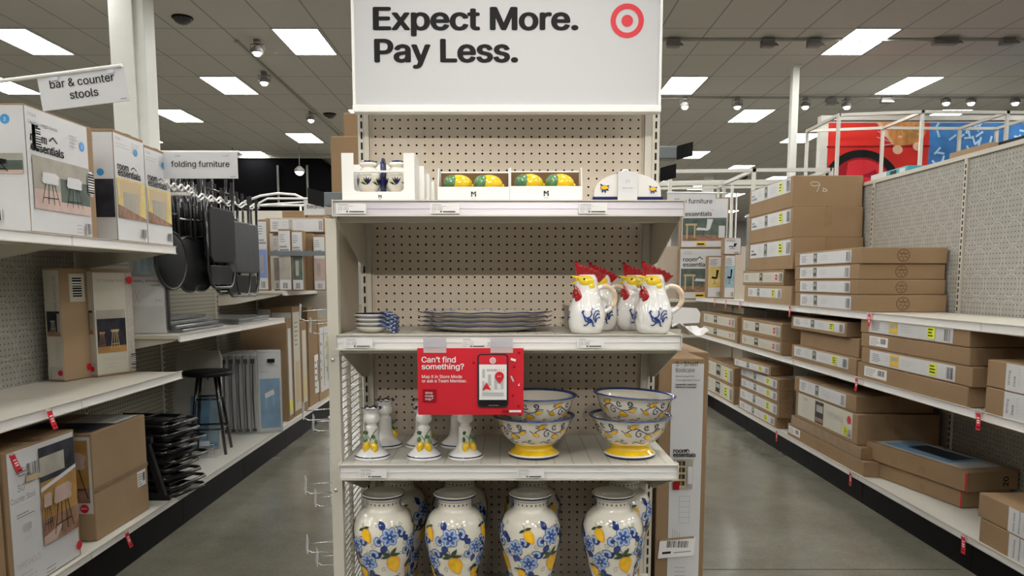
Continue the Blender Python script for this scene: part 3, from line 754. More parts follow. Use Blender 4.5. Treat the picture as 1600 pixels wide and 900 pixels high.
lf = MB(); lf.tube([(0, -.026, .048), (.002, -.0215, .06), (.009, -.019, .072), (.017, -.014, .082)], .0012, 'leaf_green', 6)
lf.tube([(0, -.0225, .055), (-.008, -.021, .066)], .0011, 'leaf_green', 6)
for (x, y, z, a) in ((-.012, -.0185, .073, .5), (.008, -.0205, .062, -.1), (-.013, -.0175, .055, -.9), (.014, -.017, .048, .8)): lf.ell((x, y, z), .0095, .002, .0058, 'leaf_green', 12, 8, Matrix.Rotation(a, 3, 'Y') @ Matrix.Rotation(.5 if x < 0 else -.5, 3, 'Z'))
lf.build('leaf_relief', cs_)
names_ = ['front left, beside the louvred panel', 'front middle, under the red sign’s left edge', 'front right, under the middle of the red sign']
for i, (px, y, rz) in enumerate(((582, 2.02, -.05), (663, 2.02, .12), (727, 2.02, .55))):
    lab = 'white ceramic candlestick with lemons and leaves, '+names_[i]; p = (atY(px, 715, y).x, y, zs)
    if i == 0: cs_.location = p; cs_.rotation_euler = (0, 0, rz); cs_['label'] = lab; cs_['group'] = 'candlesticks on the third shelf'
    else: dup(cs_, p, rz, lab, 'candlesticks on the third shelf')
for i, (px, y, rz) in enumerate(((603, 2.16, 2.4), (659, 2.165, 2.6), (714, 2.165, 2.8))):
    dup(cs_, (atY(px, 700, y).x, y, zs), rz, 'plain white back of a candlestick standing behind the %s front one' % ['left', 'middle', 'right'][i], 'candlesticks on the third shelf')
# platters
zt = SH[1]+.0006
pp = [(.055, 0), (.075, .001), (.10, .009), (.117, .015), (.1195, .0165), (.119, .0185), (.115, .0175), (.098, .0125), (.075, .006), (0, .005)]
pl = thing('oval_platter', 'x', 'platter'); mb = MB()
mb.lathe(pp, 'ceramic', 72, wave=lambda j, a, r, z: (r*(1+(.018*math.cos(12*a) if r > .1 else 0)), z+(.0012*math.cos(12*a) if r > .1 else 0)), mats=['ceramic', 'ceramic', 'ceramic', 'navy', 'navy', 'ceramic', 'ceramic', 'ceramic', 'ceramic'], sx=1.58, sy=.9)
mb.build('platter_body', pl)
pr = MB()
for k in range(26):
    a = 2*PI*k/26; r = .106; c_ = Vector((1.58*r*math.cos(a), .9*r*math.sin(a), .0156+.0012*math.cos(12*a)))
    pr.ell(c_, .012, .0035, .0006, 'lemon_paint' if k % 4 == 0 else 'navy' if k % 2 else 'leaf_dark', 10, 4, Matrix.Rotation(a+.7, 3, 'Z'))
pr.build('rim_painting', pl)
xp = atY(757, 500, 2.1).x
for i in range(4):
    lab = 'oval blue-rimmed platter, '+['bottom of the stack of four', 'second from the bottom of the platter stack', 'third from the bottom of the platter stack', 'topmost of the platter stack showing a painted rim'][i]
    q = (xp+.001*i, 2.10, zt+.0125*i); 
    if i == 0: pl.location = q; pl['label'] = lab; pl['group'] = 'oval platters in a stack'
    else: dup(pl, q, .02*i, lab, 'oval platters in a stack')
# spoon rests
sr = thing('spoon_rest', 'x', 'spoon rest'); mb = MB()
sp_ = [(.022, 0), (.030, .002), (.043, .011), (.048, .0165), (.0475, .018), (.042, .013), (.03, .005), (0, .004)]
mb.lathe(sp_, 'ceramic', 40, mats=['ceramic', 'ceramic', 'ceramic', 'navy', 'navy', 'blue_pale', 'ceramic'], sy=.85)
mb.build('rest_bowl', sr)
hb = MB(); pts = [(.036, .018, .022), (.050, .020, .0225), (.064, .018, .017), (.076, .015, .009), (.081, .010, .0045)]
for i in range(len(pts)-1):
    (x0_, w0, z0_), (x1_, w1, z1_) = pts[i], pts[i+1]
    hb.obox((x0_, -w0, z0_-.003), (x1_-x0_, 0, z1_-z0_), (0, 2*w0, 0), (0, 0, .004), 'blue_pale')
    for q in range(-2, 3): hb.ell(((x0_+x1_)/2, q*.0075, (z0_+z1_)/2+.0012), .0055, .0026, .0008, 'navy', 8, 4, Matrix.Rotation(math.atan2(z0_-z1_, x1_-x0_), 3, 'Y') @ Matrix.Rotation(.8*(-1)**(q+i), 3, 'Z'))
hb.tube([(.036, -.018, .021), (.05, -.0205, .0215), (.064, -.0185, .016), (.077, -.0155, .008), (.084, 0, .003), (.077, .0155, .008), (.064, .0185, .016), (.05, .0205, .0215)], .0018, 'navy', 6)
hb.build('rest_handle', sr)
xs = atY(581, 510, 2.03).x
for i in range(4):
    lab = 'small blue patterned spoon rest, '+['bottom of the pile by the side panel', 'second from bottom of the pile of four', 'third from bottom of the pile of four', 'topmost of the pile of four'][i]
    q = (xs-.001*i, 2.03, zt+.0001+.0115*i)
    if i == 0: sr.location = q; sr.rotation_euler = (0, 0, -.45); sr['label'] = lab; sr['group'] = 'spoon rests in a pile'
    else: dup(sr, q, -.45+.05*i, lab, 'spoon rests in a pile')
# rooster pitchers
rp = thing('rooster_pitcher', 'x', 'pitcher'); mb = MB()
bd = [(.036, 0, 0), (.041, .003, 0), (.047, .016, 0), (.0505, .034, 0), (.051, .050, 0), (.048, .068, .000), (.0425, .085, .001), (.037, .100, .001), (.0335, .112, 0), (.0315, .124, -.001), (.0305, .136, -.001), (.028, .148, 0), (.024, .158, .002)]
rings = []
for (r, z, cx) in bd:
    rings.append([mb.V((cx+r*math.cos(2*PI*k/36), (r*(.95 if z < .1 else .9))*math.sin(2*PI*k/36), z)) for k in range(36)])
for A, B in zip(rings, rings[1:]):
    for k in range(36): mb.Fc((A[k], A[(k+1) % 36], B[(k+1) % 36], B[k]), 'ceramic_white', True)
mb.Fc(rings[0][::-1], 'ceramic_white'); mb.Fc(rings[-1], 'ceramic_white')
sf = Surf([(r, z) for r, z, c in bd]); P = Paint(mb, sf, .005, .15)
for th, sc_ in ((-PI/2+.10, 1.05), (PI/2-.1, 1.05), (PI, .8), (.1, .8)):
    D_ = [[(-.018, .012), (-.016, .004), (-.010, -.002), (-.002, .000), (.002, .006), (.001, .014)], [(-.016, .004), (-.012, -.008), (-.004, -.012), (.004, -.010), (.006, -.014)],
          [(.006, -.006), (.007, .006), (.012, .013), (.019, .014), (.022, .010)], [(.009, -.010), (.011, .002), (.016, .007), (.022, .006)], [(.011, -.012), (.014, -.003), (.020, .000), (.023, -.003)],
          [(-.004, -.012), (-.010, -.018), (-.016, -.018)], [(.004, -.012), (.006, -.020), (.010, -.019)], [(-.014, .012), (-.018, .014), (-.020, .008)], [(.003, .016), (.005, .021), (.008, .016)]]
    for L in D_: P.stroke(th, .046, L, .0036, 'cobalt', 0, 0, sc_*1.15, 0, 0)
    P.shape(th, .046, leafp(.018, .0045), 'cobalt', -.012, -.004, sc_, -.35, 1)
mb.build('pitcher_body', rp)
# comb: fan, thin at the crown and flared at the top edge, with ribs
cb = MB(); N = 44
tops = []
for k in range(N+1):
    t = k/N; x = -.034+.086*t; z = .188-.034*t**1.35+.0016*math.sin(k*.9)+.0009*math.sin(k*2.1+1)+(.006*math.exp(-((t-.05)/.06)**2))
    bx = -.0265+.060*t; bz = .150-.014*t**1.6+.004*math.sin(PI*t); tops.append((Vector((x, 0, z)), Vector((bx, 0, bz))))
def comb_side(sy):
    L = []
    for k, (tp, bt) in enumerate(tops):
        t = k/N; env = math.sin(PI*min(1, max(0, .06+.88*t)))
        rib = .0010*(1 if k % 4 < 2 else -1)
        col = []
        for q in range(6):
            s_ = q/5; p = bt.lerp(tp, s_); wdt = (.010+.016*s_)*env+rib*s_; col.append(cb.V((p.x, sy*wdt, p.z)))
        L.append(col)
    for a_, b_ in zip(L, L[1:]):
        for q in range(5):
            f_ = (a_[q], b_[q], b_[q+1], a_[q+1]); cb.Fc(f_ if sy < 0 else f_[::-1], 'red_gloss', True)
    return L
A_, B_ = comb_side(-1), comb_side(1)
for k in range(N):
    # inside of the open mouth: a trough between the two walls
    ma = cb.V(tops[k][0].lerp(tops[k][1], .45)); mb_ = cb.V(tops[k+1][0].lerp(tops[k+1][1], .45))
    cb.Fc((A_[k][5], A_[k+1][5], mb_, ma), 'red_gloss', True); cb.Fc((B_[k+1][5], B_[k][5], ma, mb_), 'red_gloss', True)
    cb.Fc((A_[k][0], B_[k][0], B_[k+1][0], A_[k+1][0]), 'red_gloss')
for L_, M_ in ((A_[0], B_[0]), (B_[N], A_[N])):
    for q in range(5): cb.Fc((L_[q], L_[q+1], M_[q+1], M_[q]), 'red_gloss')
cb.build('comb', rp)
fc = MB()
for sy in (-1, 1):
    fc.ell((-.003, sy*.0175, .140), .021, .0135, .0165, 'yellow_face', 20, 12); fc.ell((.008, sy*.019, .128), .0115, .011, .012, 'yellow_face', 16, 10)
    fc.ell((-.015, sy*.013, .146), .012, .012, .009, 'yellow_face', 14, 8)
fc.ell((-.016, 0, .142), .016, .016, .012, 'yellow_face', 16, 10)
fc.build('face', rp)
ey = MB()
for sy in (-1, 1): ey.ell((-.0105, sy*.0285, .146), .0030, .0022, .0034, 'ink', 12, 8); ey.ell((-.0108, sy*.030, .1468), .001, .001, .001, 'white', 6, 4)
ey.build('eye', rp)
bk = MB()
def cone(mb, a, b, r, m, sq=.7):
    a, b = Vector(a), Vector(b); t = (b-a).normalized(); u = t.cross(Vector((0, 1, 0))).normalized(); v = Vector((0, 1, 0))
    prev = None
    for s_, f_ in ((0, 1), (.35, .85), (.7, .5), (.93, .18)):
        c_ = a.lerp(b, s_); ring_ = [mb.V(c_+(u*math.cos(2*PI*k/12)*sq+v*math.sin(2*PI*k/12))*r*f_) for k in range(12)]
        if prev: [mb.Fc((prev[k], prev[(k+1) % 12], ring_[(k+1) % 12], ring_[k]), m, True) for k in range(12)]
        prev = ring_
    e = mb.V(b); [mb.Fc((prev[k], prev[(k+1) % 12], e), m, True) for k in range(12)]
cone(bk, (-.020, 0, .148), (-.0425, 0, .1545), .0115, 'yellow_face', .55); cone(bk, (-.020, 0, .139), (-.044, 0, .1325), .010, 'yellow_face', .42)
bk.build('beak', rp)
wt = MB()
for sy in (-1, 1):
    pts = [(-.034, .130), (-.031, .1285), (-.024, .121), (-.0165, .108), (-.0145, .098), (-.0175, .089), (-.025, .0845), (-.0325, .086), (-.0355, .092), (-.033, .100), (-.0295, .110), (-.030, .120)]
    a = [wt.V((x, sy*.0225*(1 if z > .1 else 1.15), z)) for x, z in pts]; c0 = wt.V((-.0245, sy*.0335, .100)); c_ = [wt.V((x*.75-.006, sy*.031, z*.75+.026)) for x, z in pts]
    for k in range(12):
        j = (k+1) % 12; q = (a[k], a[j], c_[j], c_[k]); wt.Fc(q if sy > 0 else q[::-1], 'red_gloss', True); q = (c_[k], c_[j], c0); wt.Fc(q if sy > 0 else q[::-1], 'red_gloss', True)
wt.ell((-.0285, 0, .104), .011, .022, .018, 'red_gloss', 16, 10)
wt.build('wattle', rp)
hd = MB(); hp = [(.026, 0, .117), (.036, 0, .1245), (.050, 0, .1265), (.064, 0, .122), (.074, 0, .111), (.0775, 0, .097), (.075, 0, .083), (.068, 0, .071), (.057, 0, .062), (.045, 0, .056)]
hs = smooth([(p[0], p[2]) for p in hp], 3); hd.tube([(x, 0, z) for x, z in hs], .0068, 'ceramic_white', 12)
hd.mats[0] = 'ceramic_white'; hd.tube([(x, -.0012, z) for x, z in hs[4:-6]], .0062, 'handle_tan', 12); hd.build('handle', rp)
SC = 1.0
for i, (px, y, rz) in enumerate(((916, 1.995, .03), (1020, 1.995, -.02), (937, 2.125, .05), (989, 2.125, 0))):
    lab = 'white rooster pitcher with red comb, '+['front one of the left pair', 'front one of the right pair', 'standing behind the left front pitcher', 'half hidden behind the right front pitcher'][i]
    q = (atY(px, 515, y).x, y, zt)
    if i == 0: rp.location = q; rp.rotation_euler = (0, 0, rz); rp['label'] = lab; rp['group'] = 'rooster pitchers on the second shelf'
    else: dup(rp, q, rz, lab, 'rooster pitchers on the second shelf')
# ---- top shelf goods
z1 = SH[0]+.0022
def logo_m(f, mb, a, b, s):
    m = 'ink'; q = lambda x0, y0, x1, y1: f.rect(mb, a+x0*s/f.W, b+y0*s/f.H, a+x1*s/f.W, b+y1*s/f.H, m, lift=.0016)
    q(-.5, 0, -.25, .3); q(-.5, .38, -.25, 1); q(.25, 0, .5, .62); q(.25, .7, .5, 1); f.pg(mb, [(a-.25*s/f.W, b+1*s/f.H), (a-.25*s/f.W, b+.7*s/f.H), (a, b+.4*s/f.H), (a+.25*s/f.W, b+.7*s/f.H), (a+.25*s/f.W, b+s/f.H), (a, b+.68*s/f.H)], m)
    f.text(mb, 'Mesa', a, b-.45*s/f.H, s*.34, 'ink_grey', 'c')
yc = 1.975
# shaker carton
x0_, x1_ = atY(534.5, 300, yc).x, atY(648, 300, yc).x; Wc = x1_-x0_; Hc = atY(590, 239, yc).z-z1; dpt = .10
SUP = .021
sk = thing('boxed_shaker_set', 'tall white window carton holding a round blue shaker pair with navy handle', 'boxed set', (x0_, yc, z1))
mb = MB(); t = .0025
mb.box(0, Wc, dpt-t, dpt, 0, Hc*.88, 'white'); mb.box(0, t, t, dpt-t, 0, Hc, 'white'); mb.box(Wc-t, Wc, t, dpt-t, 0, Hc, 'white'); mb.box(t, Wc-t, t, dpt-t, 0, t, 'white')
def pxz(y): return Hc*(1-(y-47)/(478-47.))
def pxx(x): return Wc*(x-137)/(790-137.)
mb.box(0, pxx(244), 0, t, 0, Hc, 'white'); mb.box(pxx(692), Wc, 0, t, 0, Hc, 'white'); mb.box(pxx(244), pxx(692), 0, t, 0, pxz(388), 'white')
mb.box(pxx(244), pxx(692), 0, .012, pxz(215), pxz(200), 'white')
for sx_, cx_ in ((1, pxx(244)), (-1, pxx(692))): mb.prism([(cx_, 0, pxz(388)), (cx_+sx_*.008, 0, pxz(388)), (cx_+sx_*.003, 0, pxz(375)), (cx_, 0, pxz(360))], (0, t, 0), 'white')
mb.box(t, Wc-t, t, dpt-t, t, SUP+.003, 'white'); mb.build('window_carton', sk)
f = Face((0, 0, 0), (1, 0, 0), (0, 0, 1), Wc, Hc); lb = MB(); logo_m(f, lb, (478-137)/653., pxz(447)/Hc, .0085); lb.build('carton_print', sk)
for q, xx in enumerate((pxx(350), pxx(612))):
    shk = MB(); R_ = .0325; zc = .045
    prof = [(.012, .0045), (.022, .010), (.030, .024), (.0325, .042), (.030, .058), (.023, .069), (.018, .073), (.019, .076), (.024, .079), (.023, .086), (.016, .092), (0, .095)]
    shk.lathe([(r, z) for r, z in prof], 'ceramic', 32, c=(xx, .05, SUP), mats=['lemon_paint', 'ceramic', 'ceramic', 'ceramic', 'ceramic', 'ceramic', 'ceramic', 'ceramic', 'ceramic', 'navy', 'navy'])
    PP = Paint(shk, Surf(smooth(prof[:7])), .008, .07); PP.mb = MB()
    for (th, mm) in ((-PI/2-.15, 'navy'), (-PI/2+.9, 'navy'), (-PI/2-1.2, 'navy')):
        for e in range(6): PP.shape(th, .040, leafp(.022, .0026), mm if e != 4 else 'lime_paint', .006, -.014, 1, 1.0+e*.36, 0)
    base_ = len(shk.v)
    for v in PP.mb.v: shk.v.append((v[0]+xx, v[1]+.05, v[2]+SUP))
    for fa, mi_, s_ in zip(PP.mb.f, PP.mb.m, PP.mb.sm): shk.f.append(tuple(i_+base_ for i_ in fa)); shk.m.append(shk.mi(PP.mb.mats[mi_])); shk.sm.append(s_)
    shk.build('shaker', sk)
hn = MB(); xm = pxx(478); hn.tube([(xm, .045, .004), (xm, .045, Hc*.6), (xm, .045, Hc*.86), (xm, .055, Hc*.92), (xm, .068, Hc*.86), (xm, .068, .004)], .0062, 'navy', 10); hn.build('carrying_handle', sk)
# other cartons of the same kind behind (edges seen)
for k in range(3):
    o = thing('boxed_shaker_set', 'white carton edge showing %s the front shaker box' % ['just behind', 'second behind', 'last and lowest behind'][k], 'boxed set', (x0_+.006+.0075*(k+1), yc+.104+.062*k, z1), 0, 'white cartons queued behind the shaker box')
    hh = Hc*(.86-.1*k); MB().box(0, Wc, 0, .055, 0, hh, 'white').build('carton_body', o, .001); MB().box(.02, Wc-.02, -.0008, -.0001, hh*.2, hh*.85, 'paper').build('carton_print', o)
# lemon cartons
lc = None
for i, (pa, pb, yy, top) in enumerate(((684, 796, 1.985, 268), (797, 909, 1.97, 262))):
    xa, xb_ = atY(pa, 300, yy).x, atY(pb, 300, yy).x; Wb = xb_-xa; Hf = .040; Hb = atY(740, top, yy+.075).z-z1
    if lc is None:
        lc = thing('boxed_lemon_shakers', 'open white carton with two ceramic lemons, left one of two', 'boxed set', (xa, yy, z1), 0, 'open cartons of ceramic lemons')
        b_ = MB(); Dp = .078
        b_.box(0, Wb, 0, t, 0, Hf, 'white'); b_.box(t, Wb-t, t, Dp, 0, t, 'white'); b_.box(0, Wb, Dp, Dp+t, 0, Hb, 'white')
        for xx, dx in ((0, t), (Wb-t, t)): b_.prism([(xx, t, 0), (xx, Dp, 0), (xx, Dp, Hb), (xx, .02, Hb), (xx, t, Hf)], (dx, 0, 0), 'white')
        b_.box(t, Wb-t, t, Dp, t, .026, 'cardboard_dark'); b_.box(t, Wb-t, Dp-.001, Dp, .026, Hb-.004, 'cardboard_dark')
        b_.build('open_carton', lc)
        f = Face((0, 0, 0), (1, 0, 0), (0, 0, 1), Wb, Hf); lb = MB(); logo_m(f, lb, .5, .35, .0135); lb.build('carton_print', lc)
        for xx in (Wb*.28, Wb*.71):
            le = MB(); le.ell((xx, .040, .051), .037, .027, .026, 'yellow_gloss', 24, 14); le.ell((xx+.036, .040, .047), .006, .006, .006, 'yellow_gloss', 12, 8)
            le.ell((xx-.020, .030, .054), .0215, .0200, .0205, 'leaf_pale', 18, 10, Matrix.Rotation(-.5, 3, 'Y')); le.build('ceramic_lemon', lc)
    else: dup(lc, (xa, yy, z1), 0, 'open white carton with two ceramic lemons, right one of two')
# butter dish
yb_ = 2.0; xa, xb_ = atY(926, 300, yb_).x, atY(1037, 300, yb_).x; cxx = (xa+xb_)/2; Wd = xb_-xa
bd_ = thing('butter_dish', 'domed white butter dish on navy base with a paper band', 'butter dish', (cxx, yb_+.05, z1))
m_ = MB(); m_.box(-Wd/2, Wd/2, -.048, .048, 0, .0165, 'navy'); m_.build('dish_base', bd_, .003)
d = MB(); prof = []
n = 18; hw = Wd*.475; ht = atY(980, 268, 2.0).z-z1-.0165
for j in range(n+1):
    a = PI*j/n; xx = -hw*math.cos(a); zz = .0145+ht*(max(0, math.sin(a)))**.7
    prof.append((xx, zz))
for (xq, zq), (xr, zr) in zip(prof, prof[1:]):
    i_ = [d.V((xq, -.040, zq)), d.V((xr, -.040, zr)), d.V((xr, .040, zr)), d.V((xq, .040, zq))]; d.Fc(i_[::-1], 'ceramic_white', True)
d.prism([(x, -.0405, z) for x, z in prof], (0, .001, 0), 'ceramic_white'); d.prism([(x, .040, z) for x, z in prof], (0, .001, 0), 'ceramic_white')
d.build('dish_lid', bd_)
dp = MB(); f = Face((-hw, -.0405, .0145), (1, 0, 0), (0, 0, 1), 2*hw, ht)
def mot(f, mb, u, v, s):
    for a in (2.4, .4, -.6, -1.3, -2.0):
        c_, n__ = math.cos(a), math.sin(a); pts = [((u+(x*c_-y*n__)*1/f.W), (v+(x*n__+y*c_)/f.H)) for x, y in [(s*.6+p[0]*s, p[1]*s) for p in leafp(1.2, .28)]]; f.pg(mb, pts, 'cobalt')
    f.pg(mb, [(u+p[0]*s*1.2/f.W, v+p[1]*s*1.2/f.H) for p in lemonp(1, .62)], 'navy'); f.pg(mb, [(u+p[0]*s*1.05/f.W, v+p[1]*s*1.05/f.H) for p in lemonp(1, .6)], 'lemon_paint')
mot(f, dp, .15, .40, .0085); dp.build('lid_painting', bd_); dp = MB(); mot(f, dp, .87, .34, .0075); dp.build('lid_painting', bd_)
bn = MB(); q0, q1 = -.028, .024
bn.box(q0, q1, -.052, -.0505, .0, ht+.0162, 'printed_white'); bn.box(q0, q1, -.0505, .050, ht+.0147, ht+.0162, 'printed_white'); bn.box(q0, q1, .050, .0515, 0, ht+.0162, 'printed_white')
f = Face((q0, -.052, 0), (1, 0, 0), (0, 0, 1), q1-q0, ht+.016); 
def lg(f, mb, a, b, s):
    q = lambda x0, y0, x1, y1: f.rect(mb, a+x0*s/f.W, b+y0*s/f.H, a+x1*s/f.W, b+y1*s/f.H, 'ink_light', lift=.001); q(-.5, 0, -.3, 1); q(.3, 0, .5, 1); q(-.3, .8, .3, 1)
lg(f, bn, .5, .62, .009); f.text(bn, 'Butter Dish', .5, .45, .0055, 'ink_grey', 'c'); f.line(bn, .2, .38, .8, .38, .0005, 'ink_light')
bn.build('paper_band', bd_)
kh = MB(); kh.tube([(-.012, 0, ht+.014), (-.011, 0, ht+.022), (-.005, 0, ht+.027), (.003, 0, ht+.027), (.009, 0, ht+.022), (.010, 0, ht+.014)], .0035, 'ceramic_white', 8); kh.build('lid_handle', bd_)
# ------------------------------------------------------------------ side shelving
def bay(side, xback, depth, y0, y1, ztop, shelves, pm, label, base=.19, endpanel=False):
    t = thing('shelving_bay', label, 'shelving', (xback, y0, 0))
    L = y1-y0; S = -side      # S: direction from the back panel to the aisle
    def bx(mb, d0, d1, ya, yb, za, zb, m): a_, b_ = sorted((S*d0, S*d1)); mb.box(a_, b_, ya, yb, za, zb, m)
    mb = MB(); bx(mb, -.008, .0, .02, L-.02, .12, ztop-.02, pm); mb.build('pegboard_panel', t)
    mb = MB(); bx(mb, -.03, .012, 0, L, ztop-.02, ztop+.008, 'cream_metal'); mb.build('top_rail', t)
    mb = MB(); bx(mb, -.03, .012, -.016, .016, 0, ztop-.02, 'cream_metal'); z = .3
    while z < ztop-.05:
        bx(mb, .012, .0128, -.006, .006, z, z+.026, 'ink'); z += .040
    mb.build('slotted_upright', t)
    mb = MB(); bx(mb, .02, depth-.02, 0, L, base-.045, base-.005, 'cream_metal'); bx(mb, .02, depth-.012, 0, L, base-.005, base, 'white_metal'); bd_ = mb.build('base_deck', t)
    mb = MB(); bx(mb, depth-.012, depth+.004, .004, L-.004, base-.028, base+.004, 'channel'); bx(mb, depth-.004, depth+.008, 0, L, base+.002, base+.008, 'cream_metal'); mb.build('price_channel', bd_)
    mb = MB(); bx(mb, depth-.05, depth-.03, 0.002, L-.002, 0, base-.03, 'kick'); mb.build('kick_plate', t)
    for z, dp in shelves:
        mb = MB(); bx(mb, .013, dp-.012, .002, L-.002, z-.022, z, 'cream_metal'); bx(mb, .013, dp-.03, .02, L-.02, z-.034, z-.022, 'cream_metal'); so = mb.build('shelf', t, .001)
        mb = MB(); bx(mb, dp-.012, dp+.002, .004, L-.004, z-.036, z+.002, 'channel'); bx(mb, dp-.006, dp+.007, .002, L-.002, z+.002, z+.006, 'cream_metal'); bx(mb, dp-.006, dp+.007, .002, L-.002, z-.041, z-.036, 'cream_metal'); mb.build('price_channel', so)
        for y in (.018, L-.022):
            mb = MB(); mb.prism([(S*.013, y, z-.022), (S*(dp-.05), y, z-.022), (S*(dp-.05), y, z-.04), (S*.16, y, z-.115), (S*.013, y, z-.13)], (0, .004, 0), 'cream_metal'); mb.build('shelf_bracket', so)
    return t
RX, RB, LX, LB = 2.36, 2.96, -1.98, -2.58
ZU, ZM, ZB = 1.285, .845, .19
RYs = [2.45, 3.67, 4.85, 6.06, 7.27, 8.48, 9.30]
for i in range(6):
    bay(1, RB, .60, RYs[i], RYs[i+1], 2.30, [(ZU, .60), (ZM, .60)], 'pegboard_side', 'cream steel shelving bay on the right aisle, %s from the camera' % ['first', 'second', 'third', 'fourth', 'fifth', 'sixth'][i], ZB)
LYs = [2.32, 3.37, 4.42, 5.45, 6.5, 7.55, 8.6]
ZA, ZL1, ZL2, ZL3 = 1.695, .95, 1.17, 1.405
for i in range(6):
    shl = [(ZA, .60), (ZL1, .60)] if i < 2 else [(ZL2, .60)] if i < 4 else [(ZL3, .60), ]
    bay(-1, LB, .60, LYs[i], LYs[i+1], 2.22 if i < 4 else 1.95, shl, 'pegboard_side' if i < 2 else 'pegboard_plain',
        'cream steel shelving bay on the left aisle, '+['nearest, partly cut by the frame', 'holding the boxed counter stools', 'with the folding stools hanging', 'beside the wrapped folding tables', 'with tall cartons on its base', 'last and farthest of the run'][i], .215)
# core of the centre run behind the endcap
cr = thing('centre_shelving', 'tall cream shelving run directly behind the endcap display', 'shelving', (0, 2.45, 0))
MB().box(-.012, .012, 0, 4.6, .1, 2.2, 'cream_panel').build('back_panel', cr); MB().box(-.40, .40, 0, 4.6, 0, .17, 'kick').build('base', cr)
for z in (.6, 1.05, 1.55, 1.96): MB().box(-.43, .43, .0, 4.6, z, z+.03, 'cream_metal').build('shelf', cr)
for y in (0, 1.2, 2.4, 3.6): MB().box(-.02, .02, y, y+.03, 0, 2.25, 'cream_metal').build('upright', cr)
# ------------------------------------------------------------------ cartons
def carton(label, near, z, w, l, h, side, rz=0, body='cardboard', A=None, E=None, T=None, group=None, name='cardboard_box', tape=True, cat='box', Adiv=None):
    t = thing(name, label, cat, (near[0], near[1], z+.0015), rz, group)
    mb = MB(); x0, x1 = (0, w) if side > 0 else (-w, 0)
    mb.box(x0, x1, 0, l, 0, h, body); mb.build('carton_body', t, min(.005, h*.06))
    tp = MB()
    if tape:
        tp.obox((x0-.0008, l/2-.028, h), (w+.0016, 0, 0), (0, .056, 0), (0, 0, .0007), 'tape')
        tp.obox((x0+w*.5-.028, -.0008, h*.35), (.056, 0, 0), (0, .0008, 0), (0, 0, h*.65+.0007), 'tape') if not E else None
        tp.build('packing_tape', t)
    if A:
        f = Face((0, l, 0), (0, -1, 0), (0, 0, 1), l, h) if side > 0 else Face((0, 0, 0), (0, 1, 0), (0, 0, 1), l, h)
        mb = MB(); A(f, mb); mb.build('printed_label', t)
    if E:
        f = Face((x0, 0, 0), (1, 0, 0), (0, 0, 1), w, h); mb = MB(); E(f, mb); mb.build('printed_label', t)
    if T:
        f = Face((x0, 0, h), (1, 0, 0), (0, 1, 0), w, l); mb = MB(); T(f, mb); mb.build('printed_label', t)
    return t
def strip(a0=.1, a1=.9, b0=.14, b1=.86, paper='printed_white', pic=.38, picm='photo_green', tagc='yellow', bc=True, words=None, pw=.07):
    def g(f, mb):
        f.slab(mb, a0, b0, a1, b1, paper); A = lambda u: a0+(a1-a0)*u; B = lambda v: b0+(b1-b0)*v
        if words: f.text(mb, words[0], A(.03), B(.45), f.H*(b1-b0)*.26, 'ink', bold=.02); f.text(mb, words[1], A(.03), B(.2), f.H*(b1-b0)*.26, 'ink', bold=.02)
        else: f.greek(mb, A(.04), A(.16), B(.72), 5, f.H and (b1-b0)*.13, (b1-b0)*.05, 'ink_grey')
        f.greek(mb, A(.22), A(.33), B(.72), 3, (b1-b0)*.16, (b1-b0)*.03, 'ink_light')
        if pic: f.rect(mb, A(pic), B(.08), A(pic+pw), B(.94), picm); f.rect(mb, A(pic+.012), B(.5), A(pic+pw-.015), B(.8), 'photo_wall'); f.rect(mb, A(pic+.01), B(.1), A(pic+pw-.01), B(.2), 'photo_wood')
        f.greek(mb, A(pic+.14), A(pic+.3), B(.66), 3, (b1-b0)*.16, (b1-b0)*.03, 'ink_light')
        if tagc == 'yellow': f.rect(mb, A(.74), B(.14), A(.82), B(.88), 'yellow_tag'); f.greek(mb, A(.75), A(.81), B(.68), 3, (b1-b0)*.2, (b1-b0)*.08, 'ink'); 
        if tagc == 'red': f.disc(mb, A(.86), B(.5), f.H*(b1-b0)*.3, 'red'); f.greek(mb, A(.845), A(.875), B(.46), 1, .1, (b1-b0)*.1, 'paper')
        if bc: f.barcode(mb, A(.92), B(.12), A(.985), B(.85), 7)
    return g
def sticker(a0, b0, a1, b1):
    def g(f, mb): f.slab(mb, a0, b0, a1, b1, 'paper'); f.greek(mb, a0+(a1-a0)*.05, a0+(a1-a0)*.55, b0+(b1-b0)*.78, 5, (b1-b0)*.16, (b1-b0)*.05, 'ink_grey'); f.barcode(mb, a0+(a1-a0)*.62, b0+(b1-b0)*.3, a0+(a1-a0)*.9, b0+(b1-b0)*.85, 6)
    return g
def seal(u, v):
    def g(f, mb):
        r = f.H*.40
        f.disc(mb, u, v, r, 'cardboard_dark', 24); f.disc(mb, u, v, r*.84, 'cardboard', 24)
        for k in range(6): a = PI*k/3+.5; f.line(mb, u+r*.2*math.cos(a)/f.W, v+r*.2*math.sin(a)/f.H, u+r*.75*math.cos(a)/f.W, v+r*.75*math.sin(a)/f.H, r*.16, 'cardboard_dark')
        f.line(mb, u-r*.6/f.W, v+r*.25/f.H, u+r*.6/f.W, v+r*.25/f.H, r*.18, 'cardboard_dark')
    return g
